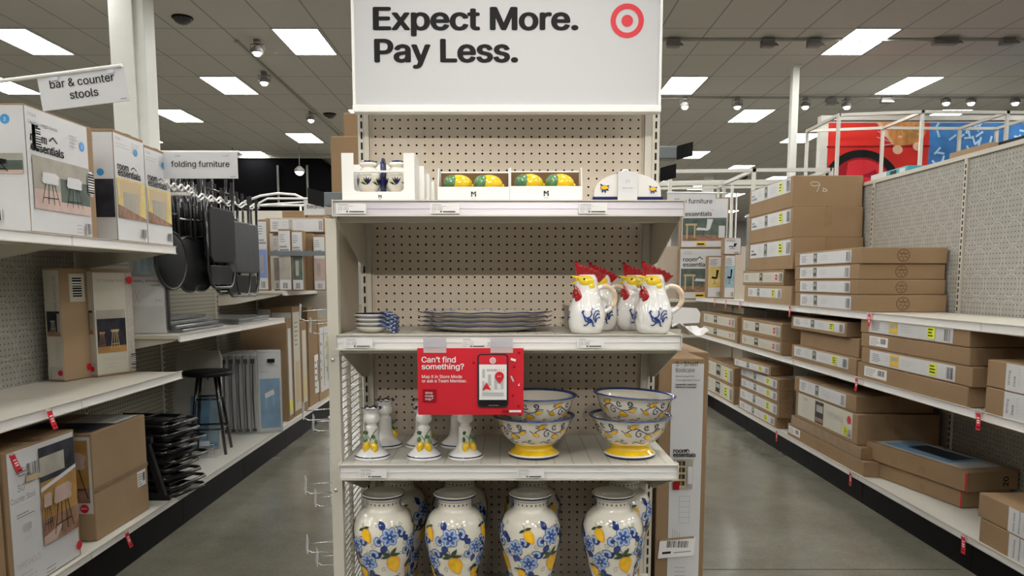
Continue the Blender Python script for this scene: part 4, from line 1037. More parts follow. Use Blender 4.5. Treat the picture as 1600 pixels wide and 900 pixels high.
def stackR(z, xf, items):
    for it in items:
        pxn, pxf, pxr, ytop, lab = it[:5]; k = it[5] if len(it) > 5 else {}
        x = xf+k.pop('dx', 0)
        n = atX(pxn, ytop, x); fa = atX(pxf, ytop, x) if not k.get('L') else None
        l = k.pop('L') if k.get('L') else fa.y-n.y; k.pop('L', None)
        h = k.pop('h', n.z-z-.002); xr = min(atY(pxr, ytop, n.y).x, RB-.02)
        dy = k.pop('dy', 0)
        carton(lab, (x, n.y+dy), z, xr-x, l-.006, h, 1, **k); z += h+.002
G = 'cartons on the right upper shelf'
# near stack of four with round seals
four = [('bottom', 461), ('second from bottom', 437), ('third from bottom', 412), ('top', 386)]
stackR(ZU, RX, [(1345+dx, 1242, 1490, yt, 'flat brown carton with round printed seal, %s of the four' % nm,
       dict(A=strip(.1, .88, .1, .9, picm='photo_green', pic=.3, tagc=None, words=None), E=seal(.49, .5), group=G)) for (nm, yt), dx in zip(four, (0, -2, -2, 1))])
stackR(ZU, RX, [(1237, 1163, 1300, 447, 'brown carton with narrow white strip, lowest under the big boxes', dict(A=strip(.1, .82, .35, .85, tagc='yellow', pic=.3), body='cardboard_pale', group=G)),
    (1225, 1161, 1300, 421, 'brown carton with cream red-dotted label, second under the big boxes', dict(A=strip(.02, .98, .2, .85, 'printed_cream', tagc='red', pic=.45, picm='photo_dark'), group=G)),
    (1240, 1170, 1355, 371, 'big brown carton, lowest of the three large ones', dict(A=strip(.05, .95, .45, .95, words=('room', 'essentials')), group=G)),
    (1240, 1172, 1355, 323, 'big brown carton, middle of the three large ones', dict(A=strip(.05, .95, .5, .95, words=('room', 'essentials')), group=G)),
    (1240, 1172, 1356, 274, 'big brown carton on top of its stack, chalked with 90', dict(A=strip(.05, .95, .5, .97, words=('room', 'essentials')), group=G,
       E=lambda f, mb: [f.line(mb, *p, *q, .006, 'printed_cream') for L in ([(.24, .74), (.28, .80), (.36, .78), (.38, .70), (.30, .66), (.25, .70)], [(.38, .72), (.36, .6), (.34, .48)], [(.42, .60), (.47, .56), (.49, .52), (.45, .48), (.42, .50), (.44, .57)]) for p, q in zip(L, L[1:])]))])
G = 'cartons on the right middle shelf'
stackR(ZM, RX, [(1513, 1338, 1640, 632-27, 'long brown carton with a small sticker, bottom of the middle-shelf four', dict(A=sticker(.08, .25, .32, .85), dx=.0, group=G)),
    (1520, 1344, 1640, 574, 'long carton with white strip and yellow tag, second from bottom of four', dict(A=strip(.1, .88, .08, .9, pic=.28, picm='yellow_print', pw=.11), dx=.0, group=G)),
    (1516, 1344, 1640, 544, 'long brown carton with a small sticker, third from bottom of four', dict(A=sticker(.1, .2, .3, .85), dx=.0, group=G)),
    (1516, 1344, 1640, 513, 'long carton with white strip, top of four under a hanging red flag', dict(A=strip(.1, .88, .08, .95, pic=.28, picm='yellow_print', pw=.11), dx=.0, group=G))])
for k in range(2):
    n = atX(1700, 600, RX); fa = atX(1541, 600, RX)
    carton('brown carton with white writing desk print at the right edge, %s of two' % ['lower', 'upper'][k], (RX, n.y), ZM+.135*k, .5, fa.y-n.y, .132, 1, group=G,
           A=lambda f, mb: (f.slab(mb, .22, .0, 1, .97, 'printed_white'), f.text(mb, 'Writing', .27, .2, .022, 'ink', rot=90), f.text(mb, 'Desk', .33, .2, .022, 'ink', rot=90), f.greek(mb, .36, .38, .8, 6, .1, .03, 'ink_light')))
stackR(ZM, RX, [(1338, 1236, 1400, 561, 'brown carton with yellow-tag strip, bottom of the middle stack', dict(A=strip(.05, .9, .3, .95, picm='photo_green'), group=G)),
    (1343, 1250, 1420, 530, 'plain brown carton set back between two labelled ones', dict(dx=.035, group=G)),
    (1323, 1236, 1390, 504, 'brown carton with yellow-tag strip, top of the middle stack', dict(A=strip(.05, .97, .25, .92, picm='photo_green'), group=G))])
stackR(ZM, RX, [(1221, 1156, 1290, 533, 'carton with cream red-dotted label, lower of the farther pair', dict(A=strip(.06, .97, .2, .85, 'printed_cream', tagc='red', picm='photo_dark', pic=.36, pw=.1), group=G)),
    (1222, 1158, 1290, 506, 'carton with cream red-dotted label, upper of the farther pair', dict(A=strip(.06, .97, .2, .85, 'printed_cream', tagc='red', picm='photo_dark', pic=.36, pw=.1), group=G))])
stackR(ZM, RX, [(1152, 1094, 1190, 518, 'carton with cream label, lower of the farthest middle-shelf pair', dict(A=strip(.1, .95, .25, .85, 'printed_cream', tagc='red', picm='photo_dark', pic=.36, pw=.1), group=G)),
    (1152, 1095, 1190, 495, 'carton with cream label, upper of the farthest middle-shelf pair', dict(A=strip(.1, .95, .2, .85, 'printed_cream', tagc='red', picm='photo_dark', pic=.36, pw=.1), group=G))])
G = 'cartons on the right base deck'
def thr(f, mb):
    f.slab(mb, .05, .12, .93, .97, 'printed_cream'); f.text(mb, 'Table', .14, .78, .035, 'ink_grey'); f.greek(mb, .12, .24, .62, 5, .08, .015, 'ink_light'); f.rect(mb, .36, .14, .50, .93, 'photo_dark'); f.rect(mb, .38, .55, .49, .8, 'photo_wall'); f.rect(mb, .37, .2, .5, .35, 'photo_floor')
    f.text(mb, 'THRESHOLD', .54, .56, .05, 'ink_light'); f.disc(mb, .885, .72, .028, 'red'); f.rect(mb, .81, .2, .87, .45, 'yellow_tag'); f.greek(mb, .82, .86, .4, 4, .06, .02, 'ink'); f.barcode(mb, .885, .18, .92, .42, 6, False)
stackR(ZB, RX+.01, [(1350, 1228, 1500, 722, 'flat brown carton, bottom of the large table stack', dict(group=G, A=sticker(.02, .3, .2, .9))),
    (1346, 1234, 1500, 700, 'yellowish flat carton, second from bottom of the table stack', dict(body='tape', tape=False, group=G)),
    (1341, 1242, 1470, 648, 'tall brown carton with cream THRESHOLD label and dark photo', dict(group=G, A=thr)),
    (1338, 1240, 1460, 619, 'thin carton with white strip topping the large table stack', dict(group=G, A=strip(.1, .86, .1, .9, tagc=None, picm='photo_green')))])
stackR(ZB, RX+.01, [(1213, 1153, 1236, 652, 'carton with yellow-tag strip, bottom of the skewed stack', dict(A=strip(.04, .96, .15, .85), group=G)),
    (1217, 1154, 1240, 631, 'carton with yellow-tag strip, second from bottom of the skewed stack', dict(A=strip(.04, .96, .15, .85), group=G)),
    (1217, 1156, 1240, 612, 'carton with yellow-tag strip, third from bottom of the skewed stack', dict(A=strip(.04, .96, .15, .85), group=G)),
    (1217, 1156, 1242, 593, 'carton with yellow-tag strip, second from top of the skewed stack', dict(A=strip(.04, .96, .15, .85), group=G)),
    (1204, 1157, 1242, 573, 'topmost carton twisted out over the skewed stack', dict(A=strip(.04, .96, .15, .85), rz=.09, group=G))])
stackR(ZB, RX+.01, [(1147, 1101, 1190, 604, 'carton with pale label at the aisle end, lower of two', dict(A=strip(.04, .96, .1, .9, 'printed_cream', picm='photo_dark', pic=.4, pw=.16), group=G)),
    (1147, 1103, 1190, 575, 'carton with pale label at the aisle end, upper of two', dict(A=strip(.04, .96, .1, .9, 'printed_cream', picm='photo_dark', pic=.4, pw=.16), group=G))])
def blue_top(f, mb): f.slab(mb, .12, .1, .95, .95, 'ink_light'); f.rect(mb, .2, .25, .9, .9, 'blue_print'); f.rect(mb, .4, .3, .85, .75, 'photo_dark')
def scr(f, mb): f.rect(mb, .985, .02, .998, .95, 'red'); f.rect(mb, .3, .2, .36, .6, 'tape'); f.rect(mb, .58, .2, .64, .6, 'tape')
yaw = .20
carton('large flat battered carton, under the one with the blue printed top', (2.61, 4.13), ZB, .33, .78, .105, 1, yaw, group=G, A=scr, tape=False)
carton('large flat carton with blue printed top and red corner mark', (2.60, 4.08), ZB+.108, .348, .86, .115, 1, yaw, group=G, A=scr, T=blue_top, tape=False, E=lambda f, mb: f.text(mb, '20', .8, .2, .05, 'ink', rot=90, bold=.03))
for k in range(2):
    n = atX(1720, 800, RX+.01); fa = atX(1528, 800, RX+.01)
    carton('brown carton with white desk print, %s of two at the lower right corner' % ['lower', 'upper'][k], (RX+.01, n.y), ZB+.125*k, .48, fa.y-n.y-.02*(1-k), .122, 1, group=G,
           A=lambda f, mb: (f.slab(mb, .3, .0, 1, .97, 'printed_white'), f.text(mb, 'White Desk', .36, .08, .018, 'ink', rot=90), f.text(mb, 'With Drawers', .41, .08, .018, 'ink', rot=90), f.greek(mb, .44, .46, .8, 6, .1, .03, 'ink_light')))
# chair cartons at the far end of the right upper shelf, on their own fixture
ff = thing('shelving_bay', 'far white shelving fixture under the office chair cartons', 'shelving', (2.0, 9.38, 0))
mb = MB(); mb.box(-.05, 1.4, .5, .52, .1, 1.95, 'cream_panel'); mb.build('back_panel', ff)
for z in (.19, .80, 1.255): MB().box(-.05, 1.4, 0, .5, z-.03, z, 'white_metal').build('shelf', ff)
for x in (-.06, .66, 1.38): MB().box(x, x+.03, .49, .53, 0, 2.1, 'white_metal').build('upright', ff)
MB().box(-.05, 1.4, .04, .06, 0, .16, 'kick').build('kick_plate', ff)
def chairbox(f, mb):
    f.slab(mb, .02, .02, .98, .98, 'printed_white'); f.text(mb, 'room', .08, .74, .075, 'ink', bold=.025); f.text(mb, 'essentials', .08, .64, .075, 'ink', bold=.025); f.line(mb, .36, .78, .42, .83, .01, 'ink'); f.line(mb, .42, .83, .48, .78, .01, 'ink')
    f.rect(mb, .04, .14, .96, .60, 'photo_green'); f.rect(mb, .04, .14, .96, .26, 'photo_floor'); f.chair(mb, .32, .2, .36, .38, 'printed_white', 'ink'); f.rect(mb, .10, .45, .34, .49, 'photo_wood'); f.rect(mb, .12, .18, .15, .47, 'photo_wood'); f.rect(mb, .28, .2, .31, .47, 'photo_wood'); f.rect(mb, .80, .2, .93, .44, 'printed_white')
    f.rect(mb, .34, .04, .54, .12, 'yellow_print'); f.greek(mb, .36, .52, .06, 1, .1, .03, 'ink'); f.greek(mb, .08, .3, .92, 2, .04, .012, 'ink_light')
def upright_box(lab, px0, px1, y0, y1, Y, dep, rz, E, A=None, body='cardboard', group=None, side=1, z=None, tape=False):
    a_, b_ = atY(px0, y1, Y), atY(px1, y0, Y); zz = z if z is not None else a_.z
    return carton(lab, (a_.x, Y), zz, b_.x-a_.x, dep, b_.z-zz if z is None else b_.z-z, 1, rz, E=E, A=A, body=body, group=group, tape=tape)
G = 'office chair cartons at the far end of the right aisle'
upright_box('white office chair carton with chair photo, lower one', 1060, 1136, 388, 461, 9.46, .32, -.14, chairbox, group=G, z=1.2575)
zc = atY(1060, 388, 9.46).z+.003
upright_box('white office chair carton with chair photo, upper one', 1063, 1137, 310, 384, 9.46, .32, -.14, chairbox, group=G, z=zc)
def slim(m): 
    def g(f, mb): f.slab(mb, .04, .03, .96, .97, 'printed_white'); f.rect(mb, .06, .25, .94, .75, m); f.chair(mb, .25, .32, .5, .35, 'ink', 'ink'); f.greek(mb, .1, .7, .9, 4, .04, .015, 'ink_grey'); f.barcode(mb, .6, .05, .9, .15)
    return g
upright_box('slim leaning carton with yellow chair picture', 1105, 1129, 400, 463, 8.9, .2, -.1, slim('photo_yellow'), z=ZU)
upright_box('slim carton with pale blue chair picture', 1131, 1149, 398, 463, 8.62, .25, -.1, slim('sky_print'), z=ZU)
upright_box('small brown carton tilted on top of the slim chair cartons', 1131, 1158, 372, 396, 8.64, .2, -.1, slim('printed_white'), z=atY(1130, 398, 8.62).z+.003)
# price flags: strips hanging from the shelf lips
def flag(px, py, X, zl, lab, lean=0, side=1):
    p = atX(px, py, X); t = thing('price_flag', lab, 'tag', (X-side*.012, p.y, zl), 0, 'red clearance flags on the shelf edges')
    mb = MB(); n = 6; Lf = .085; pts = []
    for i in range(n+1): s_ = i/n; pts.append((-side*(.002+.010*s_*s_), lean*s_*Lf*.5, -s_*Lf))
    for (x0, y0, z0), (x1, y1, z1) in zip(pts, pts[1:]):
        mb.obox((x0, y0-.017, z0), (x1-x0, y1-y0, z1-z0), (0, .034, 0), (-side*.0006, 0, 0), 'red')
    for s_ in (.35, .5, .62): x, y, z = -side*(.002+.010*s_*s_)-side*.0009, lean*s_*Lf*.5, -s_*Lf; mb.obox((x, y-.010, z), (0, .020, 0), (0, 0, .006), (-side*.0003, 0, 0), 'paper')
    s_ = .88; x, y, z = -side*(.002+.010*s_*s_)-side*.0009, lean*s_*Lf*.5, -s_*Lf; mb.obox((x, y-.012, z-.004), (0, .024, 0), (0, 0, .012), (-side*.0003, 0, 0), 'red_dark')
    mb.build('flag_strip', t); MB().box(-.004, .003, -.012, .012, -.004, .006, 'clear_plastic').build('clip', t)
for px, py, zl, w_, ln in ((1158, 480, ZU, 'above the slim far cartons', .5), (1136, 478, ZU, 'second from the far end of the upper shelf', .2), (1118, 474, ZU, 'farthest on the upper shelf', .5), (1236, 490, ZU, 'under the three big brown cartons', .6), (1361, 502, ZU, 'at the corner of the round-seal cartons', .4),
                       (1341, 603, ZM, 'on the middle shelf below the yellow-tag stack', .3), (1532, 655, ZM, 'on the middle shelf near the right edge', .5),
                       (1215, 690, ZB, 'on the base edge under the skewed stack', .8), (1331, 755, ZB, 'on the base edge below the table stack', .6), (1508, 850, ZB, 'nearest on the base edge at lower right', .6)):
    flag(px, py, RX-.005, zl, 'red clearance flag '+w_, -ln)
flag(72, 645, LX+.008, ZL1, 'red clearance flag above the near stool carton', .5, -1); flag(194, 838, LX+.008, .215, 'red clearance flag on the black kick base below the plain brown face', .5, -1)
flag(12, 700, LX-.043, .80, 'red curled flag hanging over the stool carton print', .8, -1)
# ------------------------------------------------------------------ left side cartons
def stools_photo(f, mb, a0, b0, a1, b1, wall, floor, seat, leg, n=2, counter='printed_white'):
    W_, H_ = a1-a0, b1-b0
    f.rect(mb, a0, b0, a1, b1, wall); f.rect(mb, a0, b0, a1, b0+H_*.38, floor)
    f.rect(mb, a0+W_*.45, b0+H_*.2, a1, b0+H_*.66, 'photo_green') if counter == 'g' else f.rect(mb, a0, b0+H_*.68, a1, b0+H_*.72, counter)
    for k in range(n): f.stool(mb, a0+W_*(.12+.42*k), b0+H_*.12, W_*.30, H_*.62, leg, seat, True, .0035)
def cA(f, mb):
    f.slab(mb, 0.0, .02, .90, .985, 'printed_white'); f.text(mb, '2 Pack', .03, .92, .02, 'ink_grey'); f.text(mb, 'Counter-Height Stools', .03, .86, .02, 'ink_grey'); f.disc(mb, .80, .80, .022, 'dot_blue'); f.text(mb, '2', .80, .785, .022, 'paper', 'c')
    f.text(mb, 'room', .05, .73, .05, 'ink', bold=.03); f.text(mb, 'essentials', .05, .655, .05, 'ink', bold=.03, width=.46*f.W); f.line(mb, .30, .76, .36, .80, .006, 'ink'); f.line(mb, .36, .80, .42, .76, .006, 'ink')
    f.greek(mb, .60, .75, .86, 4, .03, .008, 'ink_light')
    stools_photo(f, mb, .05, .20, .88, .62, 'photo_wall', 'photo_pink', 'printed_white', 'ink', 2, 'g'); f.barcode(mb, .76, .04, .86, .13); f.greek(mb, .62, .74, .10, 3, .03, .01, 'ink_light'); f.slab(mb, .83, .38, .95, .60, 'paper'); f.barcode(mb, .84, .40, .94, .58, 8, False)
    f.slab(mb, .08, .66, .17, .86, 'printed_white'); f.barcode(mb, .09, .68, .16, .84, 8, False)
def cE(f, mb):
    f.slab(mb, 0.0, .02, .995, .985, 'printed_white'); f.text(mb, '-Height', .62, .86, .022, 'ink_grey'); f.disc(mb, .86, .88, .02, 'dot_blue'); f.text(mb, '2', .86, .866, .02, 'paper', 'c'); f.greek(mb, .5, .7, .80, 3, .05, .006, 'ink_light')
    stools_photo(f, mb, .3, .46, .97, .62, 'photo_wall', 'photo_pink', 'ink', 'ink', 2, 'g'); f.barcode(mb, .62, .10, .80, .20); f.line(mb, .3, .44, .97, .44, .001, 'ink_light')
yA = atX(50, 360, LX-.02).y
za = ZA
carton('large white boxed counter-height stools at the left frame edge, white seats pictured', (LX-.02, yA), za, .58, .50, .53, -1, A=cA, E=cE, tape=True)
def bA(f, mb):
    f.slab(mb, 0, .02, .99, .97, 'printed_white'); f.text(mb, '2 Pack', .05, .92, .018, 'ink_grey'); f.greek(mb, .05, .5, .88, 2, .025, .006, 'ink_light'); f.greek(mb, .55, .85, .92, 5, .02, .006, 'ink_light')
    f.text(mb, 'room', .08, .655, .05, 'ink', bold=.03); f.text(mb, 'essentials', .08, .60, .05, 'ink', bold=.03, width=.75*f.W); f.line(mb, .5, .68, .6, .705, .005, 'ink'); f.line(mb, .6, .705, .7, .68, .005, 'ink'); f.disc(mb, .7, .85, .018, 'dot_blue') if random.random() < 2 else None
    f.rect(mb, .03, .22, .96, .58, 'photo_yellow'); f.rect(mb, .1, .40, .8, .56, 'photo_wood'); f.rect(mb, .2, .27, .7, .46, 'photo_wall'); f.pg(mb, [(.03, .22), (.96, .22), (.96, .24), (.03, .34)], 'photo_floor')
    for x in (.25, .5, .72): f.line(mb, x, .28, x, .48, .004, 'photo_wood')
    f.barcode(mb, .75, .06, .92, .14)
def bE(f, mb):
    f.slab(mb, .02, .02, .99, .97, 'printed_white'); f.text(mb, '2 Pack', .68, .94, .02, 'ink_grey', rot=-90); f.text(mb, 'Counter-Height', .58, .94, .02, 'ink_grey', rot=-90); f.text(mb, 'Saddle Stools', .48, .94, .02, 'ink_grey', rot=-90); f.disc(mb, .8, .62, .018, 'dot_blue')
    f.rect(mb, .03, .22, .98, .56, 'photo_dark'); f.rect(mb, .3, .24, .7, .5, 'photo_yellow'); f.disc(mb, .62, .38, .015, 'photo_ochre'); f.disc(mb, .6, .33, .02, 'photo_ochre')
yB = atX(181, 300, LX-.02).y; yB2 = atX(228, 300, LX-.02).y
yB = max(yB, yA+.51)
carton('white boxed saddle stools on the upper left shelf, nearer of the pair', (LX-.02, yB), ZA, .36, yB2-yB-.004, .565, -1, A=bA, E=bE)
carton('white boxed saddle stools on the upper left shelf, farther of the pair', (LX-.02, yB2), ZA, .36, atX(267, 300, LX-.02).y-yB2-.004, .545, -1, A=bA)
# threshold stool cartons on the middle shelf
def tE(f, mb):
    f.slab(mb, .06, .02, .98, .98, 'printed_cream'); f.text(mb, '24" Counter Stool', .62, .93, .024, 'ink_grey', rot=-90); f.line(mb, .3, .66, .7, .66, .001, 'ink_light'); f.line(mb, .3, .66, .3, .8, .001, 'ink_light'); f.line(mb, .7, .66, .7, .8, .001, 'ink_light'); f.rect(mb, .14, .40, .92, .62, 'photo_dark'); f.rect(mb, .75, .42, .92, .6, 'photo_wall'); f.stool(mb, .35, .44, .3, .14, 'photo_wall', 'photo_wall', False, .003); f.rect(mb, .14, .40, .92, .44, 'photo_floor')
    f.text(mb, 'THRESHOLD', .6, .38, .034, 'ink_light', rot=-90); f.rect(mb, .06, .02, .98, .13, 'burlap'); f.disc(mb, .8, .075, .016, 'red'); f.barcode(mb, .2, .04, .42, .11)
def tA(f, mb):
    f.slab(mb, .0, .02, .80, .97, 'printed_cream'); f.slab(mb, .80, .02, .985, .97, 'burlap'); f.text(mb, '24" Counter Stool', .42, .885, .022, 'ink_grey', 'c'); f.line(mb, .12, .87, .7, .87, .001, 'ink_light'); f.line(mb, .12, .80, .7, .80, .001, 'ink_light')
    f.line(mb, .36, .67, .38, .78, .001, 'ink_light'); f.line(mb, .5, .67, .48, .78, .001, 'ink_light'); f.line(mb, .38, .78, .48, .78, .002, 'ink_light')
    f.rect(mb, .04, .22, .76, .62, 'photo_dark'); f.rect(mb, .04, .54, .76, .62, 'photo_wall'); f.rect(mb, .04, .22, .76, .28, 'photo_ochre'); f.stool(mb, .36, .25, .22, .26, 'photo_wood', 'photo_wood', False, .004); f.stool(mb, .06, .25, .16, .24, 'photo_floor', 'photo_floor', False, .003)
    f.text(mb, 'THRESHOLD', .40, .145, .03, 'ink_light', 'c'); f.greek(mb, .2, .5, .11, 2, .03, .006, 'ink_light'); f.disc(mb, .90, .90, .022, 'red'); f.barcode(mb, .84, .05, .96, .19, 8, False)
pD = atZ(153, 590, ZL1); hD = atY(153, 421, pD.y).z-ZL1
carton('cream boxed counter stool with large dark stool photo on the middle left shelf', (pD.x, pD.y), ZL1, .145, .27, hD, -1, -.35, A=tA, E=tE, tape=False, body='cardboard_pale')
pC = atY(96, 500, 3.97)
carton('narrow cream boxed counter stool leaning beside the photo carton', (pC.x, pC.y-.0), ZL1, .105, .22, hD+.005, -1, -.2, A=lambda f, mb: (f.slab(mb, .3, .7, .8, .95, 'printed_cream'), f.barcode(mb, .4, .74, .7, .92, 8, False), f.disc(mb, .8, .1, .02, 'red')), E=tE, tape=False, body='cardboard_pale')
# base: big stool cartons
def eA(f, mb):
    f.slab(mb, .05, .01, .97, .985, 'printed_white'); f.text(mb, '30', .20, .70, .04, 'ink_grey', 'c'); f.text(mb, 'Counter Stool', .22, .63, .034, 'ink_grey', 'c', width=.32*f.W); f.line(mb, .08, .60, .4, .60, .001, 'ink_light'); f.greek(mb, .12, .36, .54, 2, .02, .006, 'ink_grey'); f.line(mb, .08, .50, .4, .50, .001, 'ink_light')
    f.stool(mb, .18, .33, .12, .14, 'ink_light', 'ink_light', True, .0015); f.text(mb, 'THRESHOLD', .06, .17, .036, 'ink_light', width=.32*f.W); f.greek(mb, .12, .34, .12, 3, .03, .006, 'ink_light')
    f.rect(mb, .44, .24, .965, .95, 'photo_ochre'); f.rect(mb, .44, .70, .965, .95, 'photo_dark'); f.rect(mb, .44, .74, .8, .88, 'photo_wall'); f.pg(mb, [(.44, .66), (.965, .74), (.965, .71), (.44, .63)], 'printed_white'); f.rect(mb, .44, .24, .965, .42, 'photo_floor'); f.pg(mb, [(.44, .24), (.62, .24), (.72, .34), (.44, .30)], 'photo_pink')
    f.stool(mb, .60, .28, .28, .36, 'ink', 'photo_pink', True, .004); f.stool(mb, .40+.05, .34, .12, .28, 'ink', 'photo_pink', True, .003)
    f.disc(mb, .93, .10, .022, 'red'); f.barcode(mb, .25, .80, .4, .88); f.greek(mb, .14, .24, .86, 3, .025, .008, 'ink_grey'); f.rect(mb, .24, .755, .42, .79, 'photo_wood'); f.greek(mb, .42, .6, .07, 2, .03, .006, 'ink_grey')
yE0 = 2.86; yE1 = atX(127, 860, LX-.03).y
carton('tall white boxed 30 inch counter stool with kitchen photo, lower left corner', (LX-.03, yE0), .215, .55, yE1-yE0, .60, -1, A=eA, body='cardboard')
carton('plain brown carton at the lower left corner of the frame', (LX-.03, 2.34), .215, .52, .50, .50, -1)
def fE(f, mb): f.slab(mb, .10, .26, .98, .97, 'printed_white'); f.rect(mb, .14, .36, .95, .94, 'photo_ochre'); f.rect(mb, .14, .36, .95, .5, 'photo_floor'); f.stool(mb, .55, .40, .38, .44, 'ink', 'photo_pink', True, .004); f.disc(mb, .88, .31, .022, 'red'); f.text(mb, '0171', .88, .303, .012, 'paper', 'c', bold=.02); f.rect(mb, .6, .04, .75, .10, 'cardboard_dark'); f.rect(mb, .6, .13, .75, .19, 'cardboard_dark')
def fT(f, mb): f.rect(mb, .05, .05, .95, .5, 'photo_dark'); f.rect(mb, .3, .5, .95, .93, 'printed_white')
pF = atZ(152, 846, .217); yF1 = atX(233, 780, pF.x).y
carton('plump plain brown carton face with barcode sticker beside the white stool box', (pF.x, pF.y), .215, .42, yF1-pF.y, .54, -1, A=lambda f, mb: (sticker(.78, .28, .95, .44)(f, mb), f.rect(mb, 0, .46, 1, .50, 'tape')), E=fE, T=fT, body='cardboard_pale')
# ------------------------------------------------------------------ folding furniture
G = 'folding stools and chairs hung in bay three'
def hung_stool(x, y, z, lab, tilt=0, first=[None]):
    if first[0] is None:
        t = thing('folding_stool', lab, 'folding stool', (x, y, z), tilt, G)
        mb = MB(); mb.ell((0, 0, .16), .022, .155, .175, 'black_vinyl', 28, 12); mb.build('seat', t)
        mb = MB(); mb.tube([(-.0, .158*math.cos(a), .16+.178*math.sin(a)) for a in [2*PI*k/28 for k in range(28)]], .011, 'black_gloss', 6, closed=True); mb.build('seat_rim', t)
        for q, (dy, dx) in enumerate(((-.10, .02), (.10, .02), (-.07, -.03), (.07, -.03))):
            MB().tube([(dx-.025, dy, .18), (dx-.025, dy*.9, .45), (dx-.02, dy*.75, .70)], .0115, 'black_gloss', 8).build('leg', t)
        MB().tube([(-.005, -.09, .45), (-.005, .09, .45)], .007, 'chrome', 6).build('crossbar', t)
        first[0] = t
    else: dup(first[0], (x, y, z), tilt, lab, G)
zc_ = lambda py, y, px: atY(px, py, y).z
for i, (px, y, yb) in enumerate(((272, 4.62, 446), (299, 4.88, 450), (317, 5.02, 449))):
    x = (px-PX)*y/F
    hung_stool(x, y, atY(px, yb, y).z-.005, 'round black padded folding stool hanging seat down, %s from the left' % ['first', 'second', 'third', 'fourth', 'fifth'][i], -.15)
def hung_chair(first=[None], **k):
    if first[0] is None:
        t = thing('folding_chair', k['lab'], 'folding chair', k['loc'], k['rz'], G)
        m_ = k['m']; mb = MB(); w_, h_ = .19, .46
        pts = [(-.0, y*w_, z) for y, z in ((-.80, .17), (-1, .21), (-1, .50), (-.85, .54), (.85, .54), (1, .50), (1, .21), (.80, .17))]
        mb.prism([(-.02, p[1], p[2]) for p in pts], (.04, 0, 0), m_); mb.build('seat', t, .01)
        MB().prism([(-.01, -.15, .02), (-.01, .15, .02), (-.01, .165, .15), (-.01, -.165, .15)], (.012, 0, 0), 'black_gloss').build('backrest', t, .003)
        MB().tube([(0, -.20, .74), (0, -.20, .12), (0, -.17, .03), (0, -.12, 0), (0, .12, 0), (0, .17, .03), (0, .20, .12), (0, .20, .74)], .011, 'black_gloss', 8).build('frame', t)
        MB().tube([(-.03, -.17, .2), (-.03, -.17, .76)], .010, 'black_gloss', 8).build('leg', t); MB().tube([(-.03, .17, .2), (-.03, .17, .76)], .010, 'black_gloss', 8).build('leg', t)
        MB().tube([(-.02, -.18, .66), (-.02, .18, .66)], .008, 'black_gloss', 8).build('crossbar', t)
        first[0] = t; return t
    return dup(first[0], k['loc'], k['rz'], k['lab'])
for i, (px, y, yb, m_) in enumerate(((350, 5.15, 449, 'black_vinyl'), (358, 5.32, 458, 'black_vinyl'), (376, 5.45, 462, 'grey_vinyl'), (389, 5.6, 462, 'grey_vinyl'))):
    t = hung_chair(loc=((px-PX)*y/F, y, atY(px, yb, y).z), rz=-.08, lab='black folding chair hanging upside down, %s' % ['nearest, with plain dark seat', 'second, just behind the nearest', 'third, beside the lighter seat', 'last, at the right end of the row'][i], m=m_)
    if i >= 2:
        for ch in t.children:
            if ch.name.startswith('seat'):
                ch.data = ch.data.copy(); ch.data.materials[0] = M['grey_vinyl']
# dark frames still hanging behind
for i in range(7):
    y = 4.72+.14*i; px = 268+17*i; x = (px-PX)*y/F-.1
    t = thing('folding_chair', 'thin black folding frame hanging in the dark row, %s from the left' % ['first', 'second', 'third', 'fourth', 'fifth', 'sixth', 'seventh'][i], 'folding chair', (x, y, atY(px, 440, y).z), 0.0, 'black frames hung behind the padded seats')
    MB().tube([(0, -.14, .72), (0, -.15, .1), (0, -.08, .0), (0, .08, .0), (0, .15, .1), (0, .14, .72)], .012, 'black', 8).build('frame', t)
    MB().prism([(-.01, -.13, .12), (-.01, .13, .12), (-.01, .13, .5), (-.01, -.13, .5)], (.015, 0, 0), 'black').build('panel', t)
# wavy white hooks
for i, (px0, py0, px1, py1, X0) in enumerate(((257, 288, 297, 294, -2.0), (297, 303, 347, 312, -2.0), (338, 313, 402, 322, -2.0))):
    a_, b_ = atX(px0, py0, X0-.0), atX(px1, py1, X0+.03)
    t = thing('wavy_hook', 'white wavy display hook holding folding chairs, '+['nearest', 'middle', 'farthest'][i], 'hook', a_)
    d = b_-a_; pts = [tuple(d*s_+Vector((0, 0, .014*math.sin(s_*22)))) for s_ in [k/26 for k in range(27)]]
    MB().tube(pts, .006, 'white', 6).build('wire', t); MB().tube([tuple(Vector(p)+Vector((0, .04, -.012))) for p in pts], .006, 'white', 6).build('wire', t)
    MB().box(-.55, 0, -.01, .01, -.01, .01, 'white').build('hook_arm', t)
# leaning wrapped table
pt = atY(238, 520, 4.5)
tb = thing('personal_table', 'clear-wrapped folding table leaning upside down, labelled Personal Table', 'folding table', (pt.x-.12, 4.50, ZL2+.003), .28)
mb = MB(); mb.box(0, .19, 0, .03, .0, .70, 'grey_table'); mb.box(.19, .205, .0, .09, .02, .66, 'black'); mb.build('table_body', tb, .006)
f = Face((0, -.001, 0), (1, 0, 0), (0, 0, 1), .19, .70); mb = MB()
f.rect(mb, .05, .52, .95, .97, 'sky_print'); f.rect(mb, .05, .24, .97, .50, 'printed_white'); f.text(mb, 'Personal Table', .92, .47, .022, 'ink', rot=180, bold=.01, width=.155); f.greek(mb, .6, .9, .42, 1, .05, .008, 'ink_grey'); f.line(mb, .12, .27, .25, .38, .0015, 'ink_grey'); f.line(mb, .25, .27, .12, .38, .0015, 'ink_grey'); f.text(mb, '2.6 ft', .92, .30, .016, 'ink', rot=180); 
